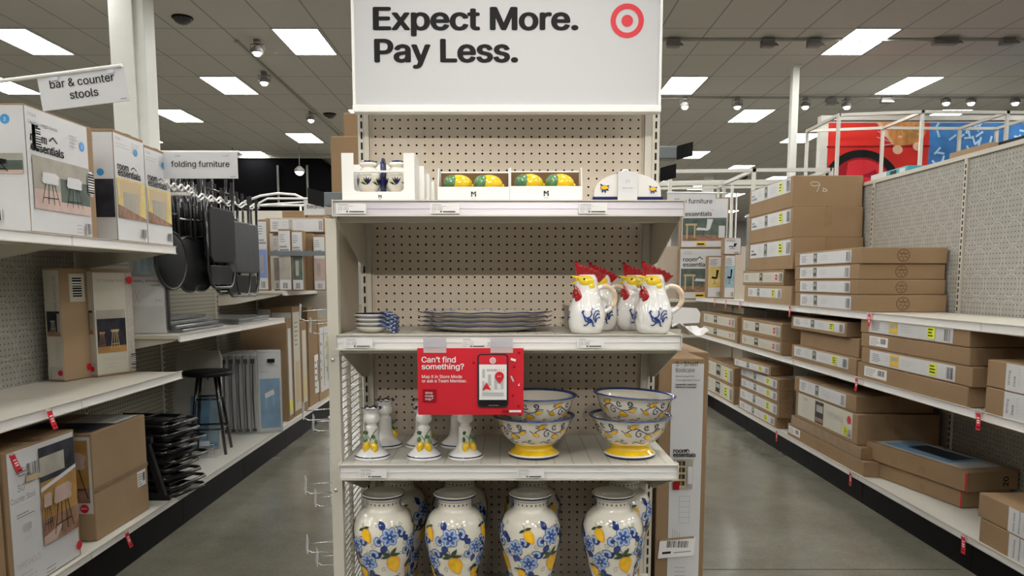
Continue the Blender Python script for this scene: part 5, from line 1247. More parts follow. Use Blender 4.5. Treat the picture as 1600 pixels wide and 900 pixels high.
for k in range(9): f.line(mb, .08+.1*k, .55, .10+.1*k, .96, .0025, 'blue_print' if k % 2 else 'printed_white')
mb.build('printed_label', tb); MB().box(-.004, .20, -.006, .036, 0.0, .71, 'shrink_wrap').build('plastic_wrap', tb)
# flat wrapped packs on the shelf
for i in range(4):
    p = atZ(240, 530-3*i, ZL2+.02*i)
    t = thing('wrapped_chair_pack', 'flat black folding chair in shiny wrap, %s of four on the shelf' % ['bottom', 'second', 'third', 'top'][i], 'folding chair', (-2.13-.02*i, 4.62, ZL2+.003+.024*i), 0, 'flat wrapped chairs on the left shelf')
    MB().box(-.36+.03*i, .08-.02*i, 0, .66, 0, .018, 'black_gloss').build('chair_frame', t, .004); MB().box(-.365+.03*i, .085-.02*i, -.005, .665, -.001, .020, 'shrink_wrap').build('plastic_wrap', t)
for i in range(2):
    t = thing('wrapped_chair_pack', 'single flat wrapped chair lying at the far end of the shelf, %s' % ['lower', 'upper'][i], 'folding chair', (-2.1, 5.5, ZL2+.003+.022*i), 0, 'flat wrapped chairs on the left shelf')
    MB().box(-.36, .08, 0, .7, 0, .016, 'black_gloss').build('chair_frame', t, .004); MB().box(-.365, .085, -.005, .705, -.001, .018, 'shrink_wrap').build('plastic_wrap', t)
# black bar stool on the base deck
ZD = .215
pb_ = (atZ(296, 705, ZD)+atZ(362, 697, ZD))/2
pb_ = atZ(334, 712, ZD); bs0 = thing('bar_stool', 'black backless bar stool with round seat standing on the left base deck', 'stool', (pb_.x-.05, pb_.y+.08, ZD), .2)
hS = atY(335, 578, pb_.y+.08).z-ZD
MB().lathe([(0, hS-.045), (.12, hS-.045), (.170, hS-.038), (.178, hS-.020), (.168, hS-.006), (.10, hS), (0, hS)], 'black_vinyl', 36).build('seat', bs0)
lg_ = []
for k in range(4):
    a = PI/4+k*PI/2; MB().tube([(.085*math.cos(a), .085*math.sin(a), hS-.04), (.175*math.cos(a), .175*math.sin(a), .012)], .0115, 'black_gloss', 10).build('leg', bs0)
for z in (.2, .42):
    r_ = .175-(.09)*(z/hS)
    for k in range(4): a, b = PI/4+k*PI/2, PI/4+(k+1)*PI/2; MB().tube([(r_*math.cos(a), r_*math.sin(a), z), (r_*math.cos(b), r_*math.sin(b), z)], .008, 'black_gloss', 8).build('footrest_bar', bs0)
# folding tables wrapped, standing in a row
for i in range(6):
    pxl = 352+15*i
    p = atZ(pxl+4, 671-2.5*i if i < 5 else 664, ZD); t = thing('folding_table', 'grey plastic-wrapped folding table standing on edge, %s' % ['leftmost of the row', 'second of the row', 'third of the row', 'fourth of the row', 'fifth of the row', 'last of the row, with blue printed label'][i], 'folding table', (-2.44+.055*i+.0, 6.06+.012*i, ZD+.002), .0, 'wrapped folding tables on the left base deck')
    hh = .66; mb = MB(); mb.box(0, .045, 0, .50, 0, hh, 'grey_table'); mb.build('table_top', t, .006)
    MB().tube([(.022, -.006, .03), (.018, -.012, hh*.5), (.022, -.006, hh-.05)], .006, 'black', 6).build('folded_leg', t)
    MB().box(.008, .037, -.014, 0, hh-.07, hh-.03, 'black').build('latch', t); MB().box(.008, .037, -.014, 0, .015, .04, 'black').build('latch', t)
    MB().box(-.002, .049, -.018, .505, 0, hh+.008, 'shrink_wrap').build('plastic_wrap', t)
p0, p1 = atY(408, 668, 5.35), atY(444, 550, 5.35)
t = thing('folding_table', 'white wrapped folding table with blue picture label facing the aisle', 'folding table', (-2.10, 6.10, ZD+.002), .35)
hh = .70; MB().box(0, .19, 0, .035, 0, hh, 'grey_table').build('table_top', t, .01)
f = Face((0, 0, 0), (1, 0, 0), (0, 0, 1), .19, hh); mb = MB(); f.slab(mb, .04, .03, .96, .97, 'printed_white'); f.rect(mb, .08, .06, .92, .66, 'blue_print'); f.pg(mb, [(.3, .42), (.7, .47), (.65, .53), (.28, .48)], 'paper'); f.line(mb, .35, .44, .3, .3, .002, 'paper'); f.line(mb, .62, .47, .66, .33, .002, 'paper'); f.text(mb, '4ft Folding', .12, .80, .03, 'ink_light'); f.greek(mb, .12, .6, .74, 1, .1, .01, 'ink_light'); mb.build('printed_label', t)
MB().box(-.004, .194, -.008, .04, 0, hh+.005, 'shrink_wrap').build('plastic_wrap', t); MB().box(.08, .14, -.02, -.008, hh-.10, hh-.07, 'black').build('handle', t)
# white folding table leaning behind the stool
t = thing('folding_table', 'large pale folding table leaning back behind the black bar stool', 'folding table', (-2.55, 5.50, ZD+.002), .10)
MB().prism([(0, 0, 0), (.34, 0, 0), (.34, .14, .68), (.32, .15, .74), (.02, .15, .74), (0, .14, .70)], (0, .03, 0), 'grey_table').build('table_top', t, .008)
mb = MB(); mb.prism([(.12, -.001, .02), (.33, -.001, .02), (.345, .074, .40), (.12, .074, .40)], (0, .001, 0), 'blue_print'); mb.prism([(.25, -.001, .05), (.33, -.001, .05), (.345, .074, .40), (.27, .074, .40)], (0, .0005, 0), 'sky_print'); mb.build('printed_label', t, loc=(0, -.006, 0))
MB().tube([(.17, .11, .52), (.17, .09, .545), (.24, .09, .545), (.24, .11, .52)], .006, 'black', 6).build('handle', t)
# untidy pile of black folded chairs
for i in range(9):
    z = ZD+.0035+.052*i; r_ = [(.0, .25), (.02, .18), (-.03, .3), (.0, .1), (.03, .25), (-.02, .15), (.01, .32), (-.01, .2), (.0, .1)][i]
    t = thing('folded_chair', 'black folded chair, %s in the untidy pile beside the brown carton' % ['lowest', 'second lowest', 'third lowest', 'fourth lowest', 'middle', 'fourth from top', 'third from top', 'second from top', 'topmost'][i], 'folding chair', (-2.10+r_[0], 4.24, z), -r_[1], 'pile of black folded chairs')
    t.rotation_euler = (.0, -.10 if i > 2 else 0, -r_[1]) if False else (0, 0, -r_[1])
    MB().tube([(-.36, .0, .012), (.09, .0, .012), (.12, .03, .012), (.12, .30, .012), (.09, .33, .012), (-.36, .33, .012)], .011, 'black_gloss', 8).build('frame', t)
    MB().box(-.30, .06, .03, .30, .018, .030, 'black_gloss').build('seat', t, .004)
    MB().tube([(-.34, .06, .033), (.05, .06, .033), (.07, .165, .033), (.05, .27, .033), (-.34, .27, .033)], .009, 'black', 8).build('leg_loop', t)
    MB().tube([(-.1, .02, .043), (-.1, .31, .043)], .006, 'chrome' if i % 3 == 1 else 'black', 6).build('crossbar', t)
t = thing('folding_table', 'black metal stand leg poking out at the front of the chair pile', 'folding table', (-1.97, 4.10, ZD+.002), 0)
MB().obox((-.25, 0, .03), (.28, 0, 0), (0, .03, 0), (0, 0, .03), 'black').build('foot', t); MB().obox((-.03, 0, .06), (.035, 0, 0), (0, .03, 0), (-.08, 0, .30), 'black').build('leg', t); MB().obox((-.30, 0, .36), (.24, 0, 0), (0, .03, 0), (0, 0, .035), 'black').build('rail', t)
# wire basket
pk = atZ(318, 716, ZD); t = thing('wire_basket', 'small shallow wire rack lying on the base deck before the stool', 'basket', (pk.x-.12, pk.y, ZD+.001))
mb = MB()
for k in range(9): x = .025*k; mb.tube([(x, 0, .10), (x, 0, .004), (x, .12, .004)], .0012, 'chrome', 5)
for z in (.004, .04, .07, .10): mb.tube([(0, 0, z), (.2, 0, z)], .0014, 'chrome', 5)
mb.build('wire_mesh', t); MB().box(.10, .17, -.003, 0, .09, .125, 'clear_plastic').build('label_holder', t)
# tall cartons at the far base of the left aisle
G = 'tall cartons on the far left base'
def lcart(lab, px0, px1, py_top, z, xf, depth, A=None, E=None, body='cardboard', **k):
    a_ = atX(px0, py_top, xf); b_ = atX(px1, py_top, xf)
    carton(lab, (xf, a_.y), z, depth, b_.y-a_.y-.004, k.pop('h', None) or a_.z-z, -1, A=A, E=E, body=body, tape=False, **k)
lcart('tall plain brown carton edge-on at the start of the far base', 447, 455, 498, ZD, LX-.03, .42, A=lambda f, mb: (f.slab(mb, .2, .05, .8, .9, 'printed_white'), f.rect(mb, .25, .08, .75, .2, 'yellow_tag')), group=G)
lcart('tall white printed carton, second on the far base', 456, 468, 480, ZD, LX-.035, .2, A=lambda f, mb: (f.slab(mb, .05, .05, .9, .95, 'printed_cream'), f.greek(mb, .2, .7, .85, 6, .04, .01, 'ink_grey'), f.rect(mb, .2, .12, .8, .5, 'photo_wood')), E=lambda f, mb: f.slab(mb, .05, .03, .95, .95, 'printed_white'), group=G)
lcart('brown and white slim carton, third on the far base', 469, 479, 503, ZD, LX-.03, .24, A=lambda f, mb: (f.slab(mb, .2, .1, .8, .9, 'printed_cream'), f.rect(mb, .25, .15, .6, .4, 'photo_yellow')), group=G)
lcart('brown carton with barcode, fourth on the far base', 480, 496, 480, ZD, LX-.04, .3, A=sticker(.55, .1, .95, .5), group=G)
lcart('pale carton at the end of the far base beside the endcap', 497, 513, 500, ZD, LX-.03, .3, A=strip(.1, .9, .1, .9, pic=.4), body='cardboard_pale', group=G)
G = 'cartons on the far left shelf'
def vpr(photo, m='printed_white'):
    def g(f, mb): f.slab(mb, .03, .02, .97, .97, m); f.greek(mb, .12, .6, .9, 4, .035, .01, 'ink_grey'); f.text(mb, 'room', .12, .70, f.W*.26, 'ink', bold=.025); f.text(mb, 'essentials', .12, .70-f.W*.27/f.H, f.W*.26, 'ink', bold=.025, width=f.W*.75); f.rect(mb, .06, .18, .94, .58, photo); f.rect(mb, .3, .25, .6, .5, 'photo_wall'); f.barcode(mb, .3, .04, .7, .13)
    return g
def fbox(lab, px0, px1, py0, Y, dep, E, body='cardboard', z=ZL3+.001, rz=0):
    a_, b_ = atY(px0, py0, Y), atY(px1, py0, Y); carton(lab, (a_.x, Y), z, b_.x-a_.x, dep, a_.z-z, 1, rz, E=E, body=body, tape=False, group=G)
fbox('tall white carton with blue picture beside the hanging chairs', 400, 416, 343, 6.6, .08, vpr('blue_pack'))
fbox('narrow dark-sided carton between two white ones', 426, 436, 366, 6.75, .3, vpr('photo_wall'), 'cardboard_dark')
fbox('white carton standing in front of the grey strap', 434, 453, 358, 6.6, .1, vpr('photo_wall'))
fbox('slim white carton turned beside the strapped one', 455, 472, 360, 6.62, .12, vpr('photo_green'))
fbox('brown carton with tan face on the far shelf', 474, 488, 365, 6.8, .3, None, 'cardboard')
fbox('white carton with photo, last before the endcap on the far shelf', 489, 507, 368, 6.7, .2, vpr('photo_pink'))
zt2 = atY(440, 363, 6.9).z
carton('long brown carton with wide white label lying across the tall cartons', (atY(414, 362, 6.9).x, 6.92), zt2, atY(508, 362, 6.9).x-atY(414, 362, 6.9).x, .3, atY(440, 341, 6.9).z-zt2, 1, 0, E=strip(.08, .96, .05, .95, pic=.35, tagc=None, picm='photo_wall'), tape=False, group=G)
ps = atY(420, 396, 6.58); t = MB().box(0, atY(508, 396, 6.58).x-ps.x, 0, .004, -.02, .02, 'grey_plastic').build('retaining_strap', None, 0, (ps.x, 6.585, ps.z)); tag(t, 'grey retaining strap stretched across the far shelf cartons', 'strap')
pw0 = atY(405, 352, 7.6); pw1 = atY(512, 329, 7.6)
tag(MB().box(pw0.x-.3, pw1.x, 7.62, 7.66, 1.2, pw1.z, 'cream_metal').build('partition_panel'), 'pale plain partition above the far left cartons', 'panel')
for i, (a0, a1) in enumerate(((441, 478), (480, 505))):
    p = atY(a0, 340, 7.3); q = atY(a1, 333, 7.3); carton('brown carton lying on top at the far end, %s of two' % ['left', 'right'][i], (p.x, 7.3), p.z-.0, q.x-p.x, .3, q.z-p.z+.02, 1, 0, tape=False, group=G)
tag(MB().box(atY(414, 352, 7.3).x, atY(508, 352, 7.3).x, 7.28, 7.61, p.z-.03, p.z-.002, 'cream_metal').build('high_shelf'), 'pale high shelf under the two brown cartons at the far end', 'shelf')
# brown boxes and label arms around the header
p = atY(518, 298, 2.75); q = atY(560, 213, 2.75)
carton('tall plain brown carton standing behind the left of the endcap top', (p.x, 2.75), p.z-.06, q.x-p.x+.05, .35, q.z-p.z+.06, 1, tape=False)
p2 = atY(537, 213, 2.85); q2 = atY(560, 178, 2.85)
carton('smaller brown carton stacked upon the tall one behind the header', (p2.x, 2.85), q.z+.003, q2.x-p2.x+.05, .3, q2.z-q.z, 1, tape=False)
tag(MB().box(p.x-.02, -.38, 2.72, 3.15, p.z-.09, p.z-.061, 'cream_metal').build('high_shelf'), 'high cream shelf carrying the brown cartons behind the endcap', 'shelf')
def arm(px0, px1, py0, py1, Y, lab, side):
    a_, b_ = atY(px0, py1, Y), atY(px1, py0, Y); t = thing('label_arm', lab, 'label holder', (a_.x, Y, a_.z)); w_, h_ = b_.x-a_.x, b_.z-a_.z
    MB().box(0, w_, 0, .05, 0, h_, 'grey_plastic').build('holder_body', t, .004)
    e = w_ if side > 0 else 0; MB().prism([(e, 0, -.004), (e+side*.05, -.02, h_*.15), (e+side*.05, -.02, h_*1.25), (e, 0, h_)], (0, .004, 0), 'black').build('end_flap', t)
    x0_, x1_ = sorted((w_/2, side*.42-a_.x)); MB().box(x0_, x1_, .05, .07, h_*.3, h_*.7, 'grey_plastic').build('bracket', t)
arm(506, 534, 300, 322, 2.6, 'grey plastic label holder sticking out left of the endcap top', -1)
arm(1023, 1058, 228, 248, 2.6, 'grey plastic label holder sticking out right of the header, upper', 1)
arm(1023, 1032, 262, 282, 2.6, 'grey plastic label holder on the right, lower beside the butter dish', 1)
# ------------------------------------------------------------------ hooks on the outside of the wing
WX = -.486
k_ = 0
for py in (500, 520, 655, 672, 770, 790, 862, 882):
    for dy_ in (0,):
        Yh = 2.12 if k_ % 2 else 2.02; p = atY(512, py, Yh); t = thing('peg_hook', 'wire peg hook with clear price holder on the left outer side, %s from the top' % ['first', 'second', 'third', 'fourth', 'fifth', 'sixth', 'seventh', 'eighth'][k_], 'hook', (WX, Yh, p.z), 0, 'peg hooks on the outer side of the endcap')
        MB().tube([(0, 0, 0), (-.072, 0, -.003), (-.086, 0, .004)], .002, 'chrome', 6).build('hook_wire', t); MB().tube([(0, 0, .03), (-.078, 0, .024)], .0018, 'chrome', 6).build('hook_wire', t)
        MB().obox((-.080, -.022, .002), (-.016, .044, 0), (.003, 0, .042), (.0015, .0005, 0), 'clear_plastic').build('price_holder', t); k_ += 1
t = thing('leaflet_strip', 'long printed paper strip hanging in the left outer hooks', 'leaflet', (WX-.030, 2.16, atY(500, 650, 2.16).z))
hh = atY(500, 650, 2.16).z-atY(500, 792, 2.16).z
mb = MB(); mb.box(-.02, .026, 0, .0008, -hh, 0, 'paper'); mb.build('paper_strip', t)
f = Face((-.02, 0, -hh), (1, 0, 0), (0, 0, 1), .046, hh); mb = MB()
for k in range(7): f.rect(mb, .08, .02+.14*k, .45, .12+.14*k, 'ink_light'); f.rect(mb, .55, .02+.14*k, .92, .12+.14*k, 'ink_light'); f.rect(mb, .1, .05+.14*k, .43, .08+.14*k, 'paper')
mb.build('leaflet_print', t)
# bookcase carton at the right
pbk = atY(1046, 900, 2.52)
bkz = 0
bx0, bx1 = atY(1030, 880, 2.50), atY(1078, 900, 2.50); tx0, tx1 = atY(1050, 562, 2.50), atY(1101, 560, 2.50)
bh = atY(1075, 560, 2.5).z
bk_ = thing('bookcase_carton', 'tall narrow white 5-Shelf Bookcase carton standing beside the endcap', 'box', (tx0.x, 2.50, 0), 0)
bw = tx1.x-tx0.x
MB().box(-.045, bw, 0, .32, 0, bh, 'cardboard').build('carton_body', bk_, .004)
f = Face((0, 0, 0), (1, 0, 0), (0, 0, 1), bw, bh); mb = MB(); f.slab(mb, 0, .0, .985, .985, 'printed_white')
def by(py): return (atY(1075, py, 2.5).z)/bh
def bp2(px, py): return (px-1050)/51., by(py)
wr = lambda t_, x, y, s_, m='ink', **k: f.text(mb, t_, (x-.0)/1, by(y), s_, m, **k)
wr('5-Shelf', .12, 572, .022); wr('Bookcase', .12, 581.5, .022, width=.58*bw); wr('Natural wood finish', .12, 589, .0075); wr('Three adjustable shelves', .12, 595, .0075); wr('Assembly required', .12, 602, .0085, bold=.03); wr('Hardware included', .12, 606, .0085, bold=.03)
wr('room', .1, 707, .021, bold=.035); wr('essentials', .1, 713.5, .021, bold=.035, width=.70*bw)
f.line(mb, .45, by(705), .53, by(701.5), .003, 'ink'); f.line(mb, .53, by(701.5), .61, by(705), .003, 'ink')
f.rect(mb, .1, by(764), .72, by(717), 'photo_wall'); f.rect(mb, .12, by(762), .50, by(719), 'photo_wood')
for k in range(4): f.rect(mb, .15, by(758-10.5*k), .47, by(751-10.5*k), 'photo_dark'); f.rect(mb, .18, by(758-10.5*k), .27, by(753-10.5*k), 'red_dark' if k < 2 else 'printed_white'); f.rect(mb, .33, by(758-10.5*k), .38, by(752-10.5*k), 'photo_ochre')
f.rect(mb, .55, by(755), .70, by(728), 'printed_white'); f.rect(mb, .1, by(764), .3, by(752), 'red_dark')
for k in range(6): f.line(mb, .30, by(774+8.2*k), .62, by(774+8.2*k), .0008, 'ink_grey')
f.line(mb, .30, by(774), .30, by(815), .0008, 'ink_grey'); f.line(mb, .62, by(774), .62, by(815), .0008, 'ink_grey')
for k in range(4): f.line(mb, .12+.07*k, by(847), .12+.07*k, by(824+2*k), .0012, 'ink_grey')
f.greek(mb, .2, .6, by(885), 3, .012, .003, 'ink_light')
mb.build('printed_label', bk_)
f = Face((-.045, 0, 0), (1, 0, 0), (0, 0, 1), bw+.045, bh); f.k = 12; mb = MB(); c0 = by(872); c1 = by(843)
mb.obox((-.035, -.006, c0*bh), (.125, 0, .012), (0, .001, 0), (.006, 0, (c1-c0)*bh), 'paper'); 
for k in range(14): x = -.005+.0055*k; mb.obox((x, -.0064, (c0+.6*(c1-c0))*bh), (random.uniform(.0015, .0035), 0, 0), (0, .0003, 0), (.002, 0, .024), 'ink')
mb.obox((-.02, -.0064, c0*bh+.016), (.03, 0, .003), (0, .0003, 0), (0, 0, .008), 'ink'); mb.obox((.02, -.0064, c0*bh+.02), (.06, 0, .006), (0, .0003, 0), (0, 0, .003), 'ink_grey'); mb.obox((-.03, -.0064, c1*bh-.004), (.12, 0, .011), (0, .0003, 0), (0, 0, .008), 'cardboard_pale')
mb.build('shipping_sticker', bk_)
# brown carton and crumpled paper seen past the right shelf end
pz = atY(1062, 556, 2.95); carton('wide brown carton just behind the bookcase carton, flaps folded', (pz.x-.12, 2.88), 0, .22, .5, atY(1062, 550, 2.9).z, 1, tape=False, body='cardboard')
pp_ = atY(1064, 515, 2.75); t = thing('crumpled_wrapping', 'crumpled white wrapping paper sticking out behind the rooster pitcher', 'paper', (pp_.x-.03, 2.75, pp_.z-.01))
mb = MB(); n = 7; g_ = {}
for i in range(n):
    for j in range(n): g_[i, j] = mb.V((.022*i+random.uniform(-.004, .004), .03*j, .02+.016*math.sin(i*1.1+j*.9)+random.uniform(-.006, .006)-.004*i))
for i in range(n-1):
    for j in range(n-1): mb.Fc((g_[i, j], g_[i+1, j], g_[i+1, j+1], g_[i, j+1]), 'paper')
o = mb.build('paper_sheet', t); sm = o.modifiers.new('solid', 'SOLIDIFY'); sm.thickness = .002
for k, zz in enumerate((.045,)):
    mb = MB(); mb.prism([(-.01, .01, .03), (.10, .01, .035), (.105, .01, .07), (.09, .01, .09), (-.01, .01, .095)], (0, .004, 0), 'paper'); mb.build('paper_flap', t)
MB().box(-.06, .03, .0, .2, -.02, .012, 'cream_metal').build('support', t)
# ------------------------------------------------------------------ hanging aisle signs
def aisle_sign(lab, c4, Y, lines, size, tail=None):
    """c4 = pixel corners tl, tr, br, bl"""
    tl, tr, br, bl = [atY(px, py, Y) for px, py in c4]
    o = bl; t = thing('aisle_sign', lab, 'sign', o); u = (br-bl); v = (tl-bl); W_ = u.length; H_ = v.length; u.normalize(); v.normalize(); v = (v-u*v.dot(u)).normalized(); n_ = u.cross(v)
    mb = MB(); mb.obox((0, 0, 0), u*W_, -n_*.004, v*H_, 'printed_white'); mb.build('sign_panel', t, .001)
    f = Face((0, 0, 0), u, v, W_, H_)
    for k, s_ in enumerate(lines):
        mb = MB(); f.text(mb, s_, .5, (.5-.5*.36*size/ H_*1.0)+((len(lines)-1)/2-k)*size*1.12/H_, size, 'ink', 'c', bold=.012); mb.build('sign_lettering', t)
    mb = MB(); f.rect(mb, .9, .07, .97, .09, 'ink_grey'); mb.build('small_print', t)
    for a_ in (.16, .8): MB().obox(Vector(u)*(W_*a_)+v*(H_-.02)+n_*.004, u*(W_*.08), -n_*.014, v*.014, 'silver').build('clip', t)
    return t, tl-o, tr-o, u, v
t, tl, tr, u, v = aisle_sign('tilted hanging aisle sign reading bar & counter stools', [(52, 122), (191, 104), (203, 157), (67, 174)], 3.0, ['bar & counter', 'stools'], .043)
MB().tube([tl+v*.006-u*.5, tl+v*.004, tr+v*.004], .008, 'white', 8).build('support_arm', t)
t, tl, tr, u, v = aisle_sign('hanging aisle sign reading folding furniture', [(252, 238), (372, 238), (372, 279), (256, 279)], 4.35, ['folding furniture'], .047)
MB().tube([tl+v*.006-u*.25+Vector((0, .02, 0)), tr+v*.006+Vector((0, .02, 0))], .007, 'white', 8).build('support_arm', t)
t, tl, tr, u, v = aisle_sign('small distant hanging sign reading bedroom', [(475, 312), (520, 312), (520, 336), (475, 336)], 7.0, ['bedroom'], .052)
MB().tube([tl+v*.01+Vector((-.45, 0, -.12)), tl+v*.01+Vector((-.42, 0, -.04)), tl+v*.01+Vector((-.34, 0, -.0)), tr+v*.01], .010, 'white', 8).build('support_arm', t)
t, tl, tr, u, v = aisle_sign('hanging sign ending in ce furniture above the office chair carton', [(1042, 302), (1118, 303), (1118, 330), (1042, 330)], 8.9, ['office furniture'], .075)
MB().tube([tl+v*.01, tr+v*.01, tr+v*.01+u*.25, Vector((tr.x+u.x*.25, tr.y+u.y*.25, -t.location.z))], .010, 'white', 8).build('support_arm', t)
# ------------------------------------------------------------------ dark opening far left
p = atZ(372, 240, CEIL); Yd = 21.6
a_, b_ = atY(250, 240, Yd), atY(519, 240, Yd); zb_ = atY(400, 318, Yd).z
dv = thing('dark_bulkhead', 'black unlit ceiling opening beyond the folding furniture aisle', 'bulkhead', (a_.x-6, Yd, zb_))
W_ = b_.x-a_.x+6; H_ = CEIL-zb_-.12
MB().prism([(0, 0, 0), (W_, 0, 0), (W_, 0, H_-.5), (W_-.35, 0, H_), (0, 0, H_)], (0, 3, 0), 'dark_void').build('dark_body', dv)
mb = MB(); mb.box(0, W_, -.05, 0, H_, H_+.12, 'wall_paint'); mb.build('top_band', dv)
for px in (268, 330, 433, 479): x = atY(px, 260, Yd).x-(a_.x-6); MB().box(x, x+.05, -.06, -.01, 0, H_-.2, 'lamp_grey').build('post', dv)
p = atY(380, 318, 12); q = atY(470, 300, 12)
t = thing('light_valance', 'curved white lit canopy beyond the hanging chairs', 'canopy', (p.x, 12, p.z)); w_ = q.x-p.x
MB().tube([(0, 0, .02), (w_*.3, 0, .12), (w_*.6, 0, .16), (w_*.9, 0, .14), (w_*1.1, 0, .05)], .02, 'white', 8).build('rim', t); MB().tube([(0, .3, -.0), (w_*1.3, .3, .0)], .02, 'white', 8).build('rim', t)
MB().prism([(0, .3, 0), (w_*1.1, .0, .04), (w_*1.1, .02, .04), (w_*.3, .3, .03)], (0, 0, -.02), 'white').build('panel', t)
for x in (.1, w_*.9): MB().tube([(x, .3, 0), (x, .3, -p.z)], .02, 'white', 8).build('post', t)
# ------------------------------------------------------------------ ceiling fittings
def dome(px, py, r, lab):
    p = atZ(px, py, CEIL); t = thing('dome_camera', lab, 'security camera', (p.x, p.y, CEIL)); 
    MB().lathe([(r*1.08, 0), (r*1.08, -.02), (r, -.025)], 'black', 28).build('base_ring', t); MB().lathe([(0, -r*.75), (r*.4, -r*.70), (r*.75, -r*.5), (r*.95, -r*.22), (r, -.02)], 'black_gloss', 28).build('dome', t)
dome(285, 27, .13, 'black dome security camera on the ceiling at upper left'); dome(515, 178, .13, 'black dome security camera just left of the header sign'); dome(1159, 276, .2, 'black dome security camera far behind the white railing')
def rail(p0, p1, lab):
    d = p1-p0; o = MB().obox((0, -.02, -.04), (d.x, d.y, 0), (0, .04, 0), (0, 0, .035), 'wall_paint').build('track_rail', None, 0, (p0.x, p0.y, CEIL)); tag(o, lab, 'light track')
ya = atZ(1300, 60, CEIL).y; yb2 = atZ(1300, 157, CEIL).y
rail(Vector((atZ(1036, 60, CEIL).x, ya, 0)), Vector((11, ya, 0)), 'long ceiling light track, nearer one on the right'); rail(Vector((atZ(1036, 157, CEIL).x-1, yb2-.3, 0)), Vector((16, yb2-.3, 0)), 'long ceiling light track, farther one with lit spotlights')
la, lb2 = atZ(366, 62, CEIL), atZ(530, 212, CEIL)
o = MB().obox((0, 0, -.04), (lb2.x-la.x, lb2.y-la.y, 0), (.04, 0, 0), (0, 0, .035), 'wall_paint').build('track_rail', None, 0, (la.x, la.y, CEIL)); tag(o, 'ceiling light track running away left of the header sign', 'light track')
spot0 = {}
def spot(px, py, Y, lit, lab, s=.09):
    p = atY(px, py, Y)
    if lit not in spot0:
        t = thing('spotlight', lab, 'spotlight', p, 0, 'ceiling spotlights')
        MB().box(-.04, .04, -.04, .04, .10, .16, 'lamp_grey').build('track_adapter', t); MB().tube([(-.10, 0, 0), (-.10, 0, .10), (.10, 0, .10), (.10, 0, 0)], .008, 'lamp_grey', 6).build('yoke', t)
        if lit: MB().lathe([(.05, .07), (.085, .03), (.095, -.03), (.09, -.03)], 'lamp_grey', 20).build('housing', t); MB().ell((0, -.01, -.03), .06, .06, .05, 'lamp_glow', 16, 8).build('bulb', t)
        else: MB().obox((-.095, -.07, -.05), (.19, 0, 0), (0, .12, 0), (0, 0, .12), 'lamp_grey').build('housing', t, .01); MB().prism([(-.11, -.08, .0), (.11, -.08, .0), (.13, -.13, -.06), (-.13, -.13, -.06)], (0, .006, 0), 'lamp_grey').build('barn_door', t)
        spot0[lit] = t
    else: dup(spot0[lit], p, 0, lab, 'ceiling spotlights')
for i, px in enumerate((1052, 1199, 1271, 1467, 1485, 1573)): spot(px, 69 if i < 3 else 65, ya, False, 'grey unlit spotlight on the nearer right track, %s from the left' % ['first', 'second', 'third', 'fourth', 'fifth', 'sixth'][i])
spot(1298, 160, yb2-.3, False, 'grey unlit spotlight between the lit ones on the farther track'); spot(1383, 157, yb2-.3, False, 'pale unlit spotlight in the middle of the farther track')
for i, px in enumerate((1070, 1152, 1258, 1323, 1478, 1517, 1586)): spot(px, 165 if i < 4 else 159, yb2-.3, True, 'lit spotlight on the farther right track, %s from the left' % ['first', 'second', 'third', 'fourth', 'fifth', 'sixth', 'seventh'][i])
for px, py, w_ in ((402, 80, 'nearest'), (413, 127, 'second'), (486, 186, 'third')): Yq = atZ(px, py, CEIL-.16).y; spot(px, py, Yq, True, 'lit spotlight on the left ceiling track, '+w_)
for px, py, lab in ((468, 267, 'small lit lamp in front of the dark opening'), (366, 314, 'bright lamp glaring between the hanging black chairs')):
    p = atY(px, py, 20.5); t = thing('hanging_lamp', lab, 'lamp', p); hh = CEIL-p.z
    MB().tube([(0, 0, .1), (0, 0, hh)], .012, 'lamp_grey', 6).build('stem', t); MB().lathe([(.05, .12), (.13, .04), (.14, -.03), (.13, -.03)], 'lamp_grey', 20).build('housing', t); MB().ell((0, -.01, -.03), .11, .11, .09, 'lamp_glow', 16, 8).build('bulb', t)
# ------------------------------------------------------------------ mural wall and white railings on the right
Ym = 13.2
m0, m1 = atY(1289, 275, Ym), atY(1700, 190, Ym)
mu = thing('mural_wall', 'large printed wall with cat, red steering wheel and blue confetti', 'mural', (m0.x, Ym, 1.2))
Wm = m1.x-m0.x; Hm = m1.z-1.2; xs_ = atY(1453, 200, Ym).x-m0.x
MB().box(0, Wm, .01, .1, 0, Hm, 'printed_white').build('wall_board', mu)
mb = MB(); mb.box(.03, xs_, 0, .0095, 0, Hm-.02, 'mural_red'); mb.box(xs_, Wm, 0, .0095, 0, Hm-.02, 'mural_blue'); mb.build('backdrop_print', mu)
def mp(px, py, l=0): p = atY(px, py, Ym); return (p.x-m0.x, -.001-.002*l, p.z-1.2)
mb = MB()
cx, cy, r0, r1 = 1346, 297, 62, 53
def arc(r_in, r_out, m, l, a0=0, a1=360, n=40):
    for k in range(n):
        a, b = math.radians(a0+(a1-a0)*k/n), math.radians(a0+(a1-a0)*(k+1)/n)
        mb.poly([mp(cx+r_in*math.cos(a), cy-r_in*math.sin(a), l), mp(cx+r_out*math.cos(a), cy-r_out*math.sin(a), l), mp(cx+r_out*math.cos(b), cy-r_out*math.sin(b), l), mp(cx+r_in*math.cos(b), cy-r_in*math.sin(b), l)], m)
arc(51, 63, 'ink', 1, 5, 175); arc(48, 51, 'red_dark', 1, 5, 175); arc(0, 47, 'red', 1, 0, 180)
mb.poly([mp(1296, 275, 2), mp(1325, 253, 2), mp(1322, 275, 2), mp(1300, 290, 2)], 'red_dark'); mb.poly([mp(1345, 275, 2), mp(1368, 265, 2), mp(1375, 282, 2)], 'red_dark'); 
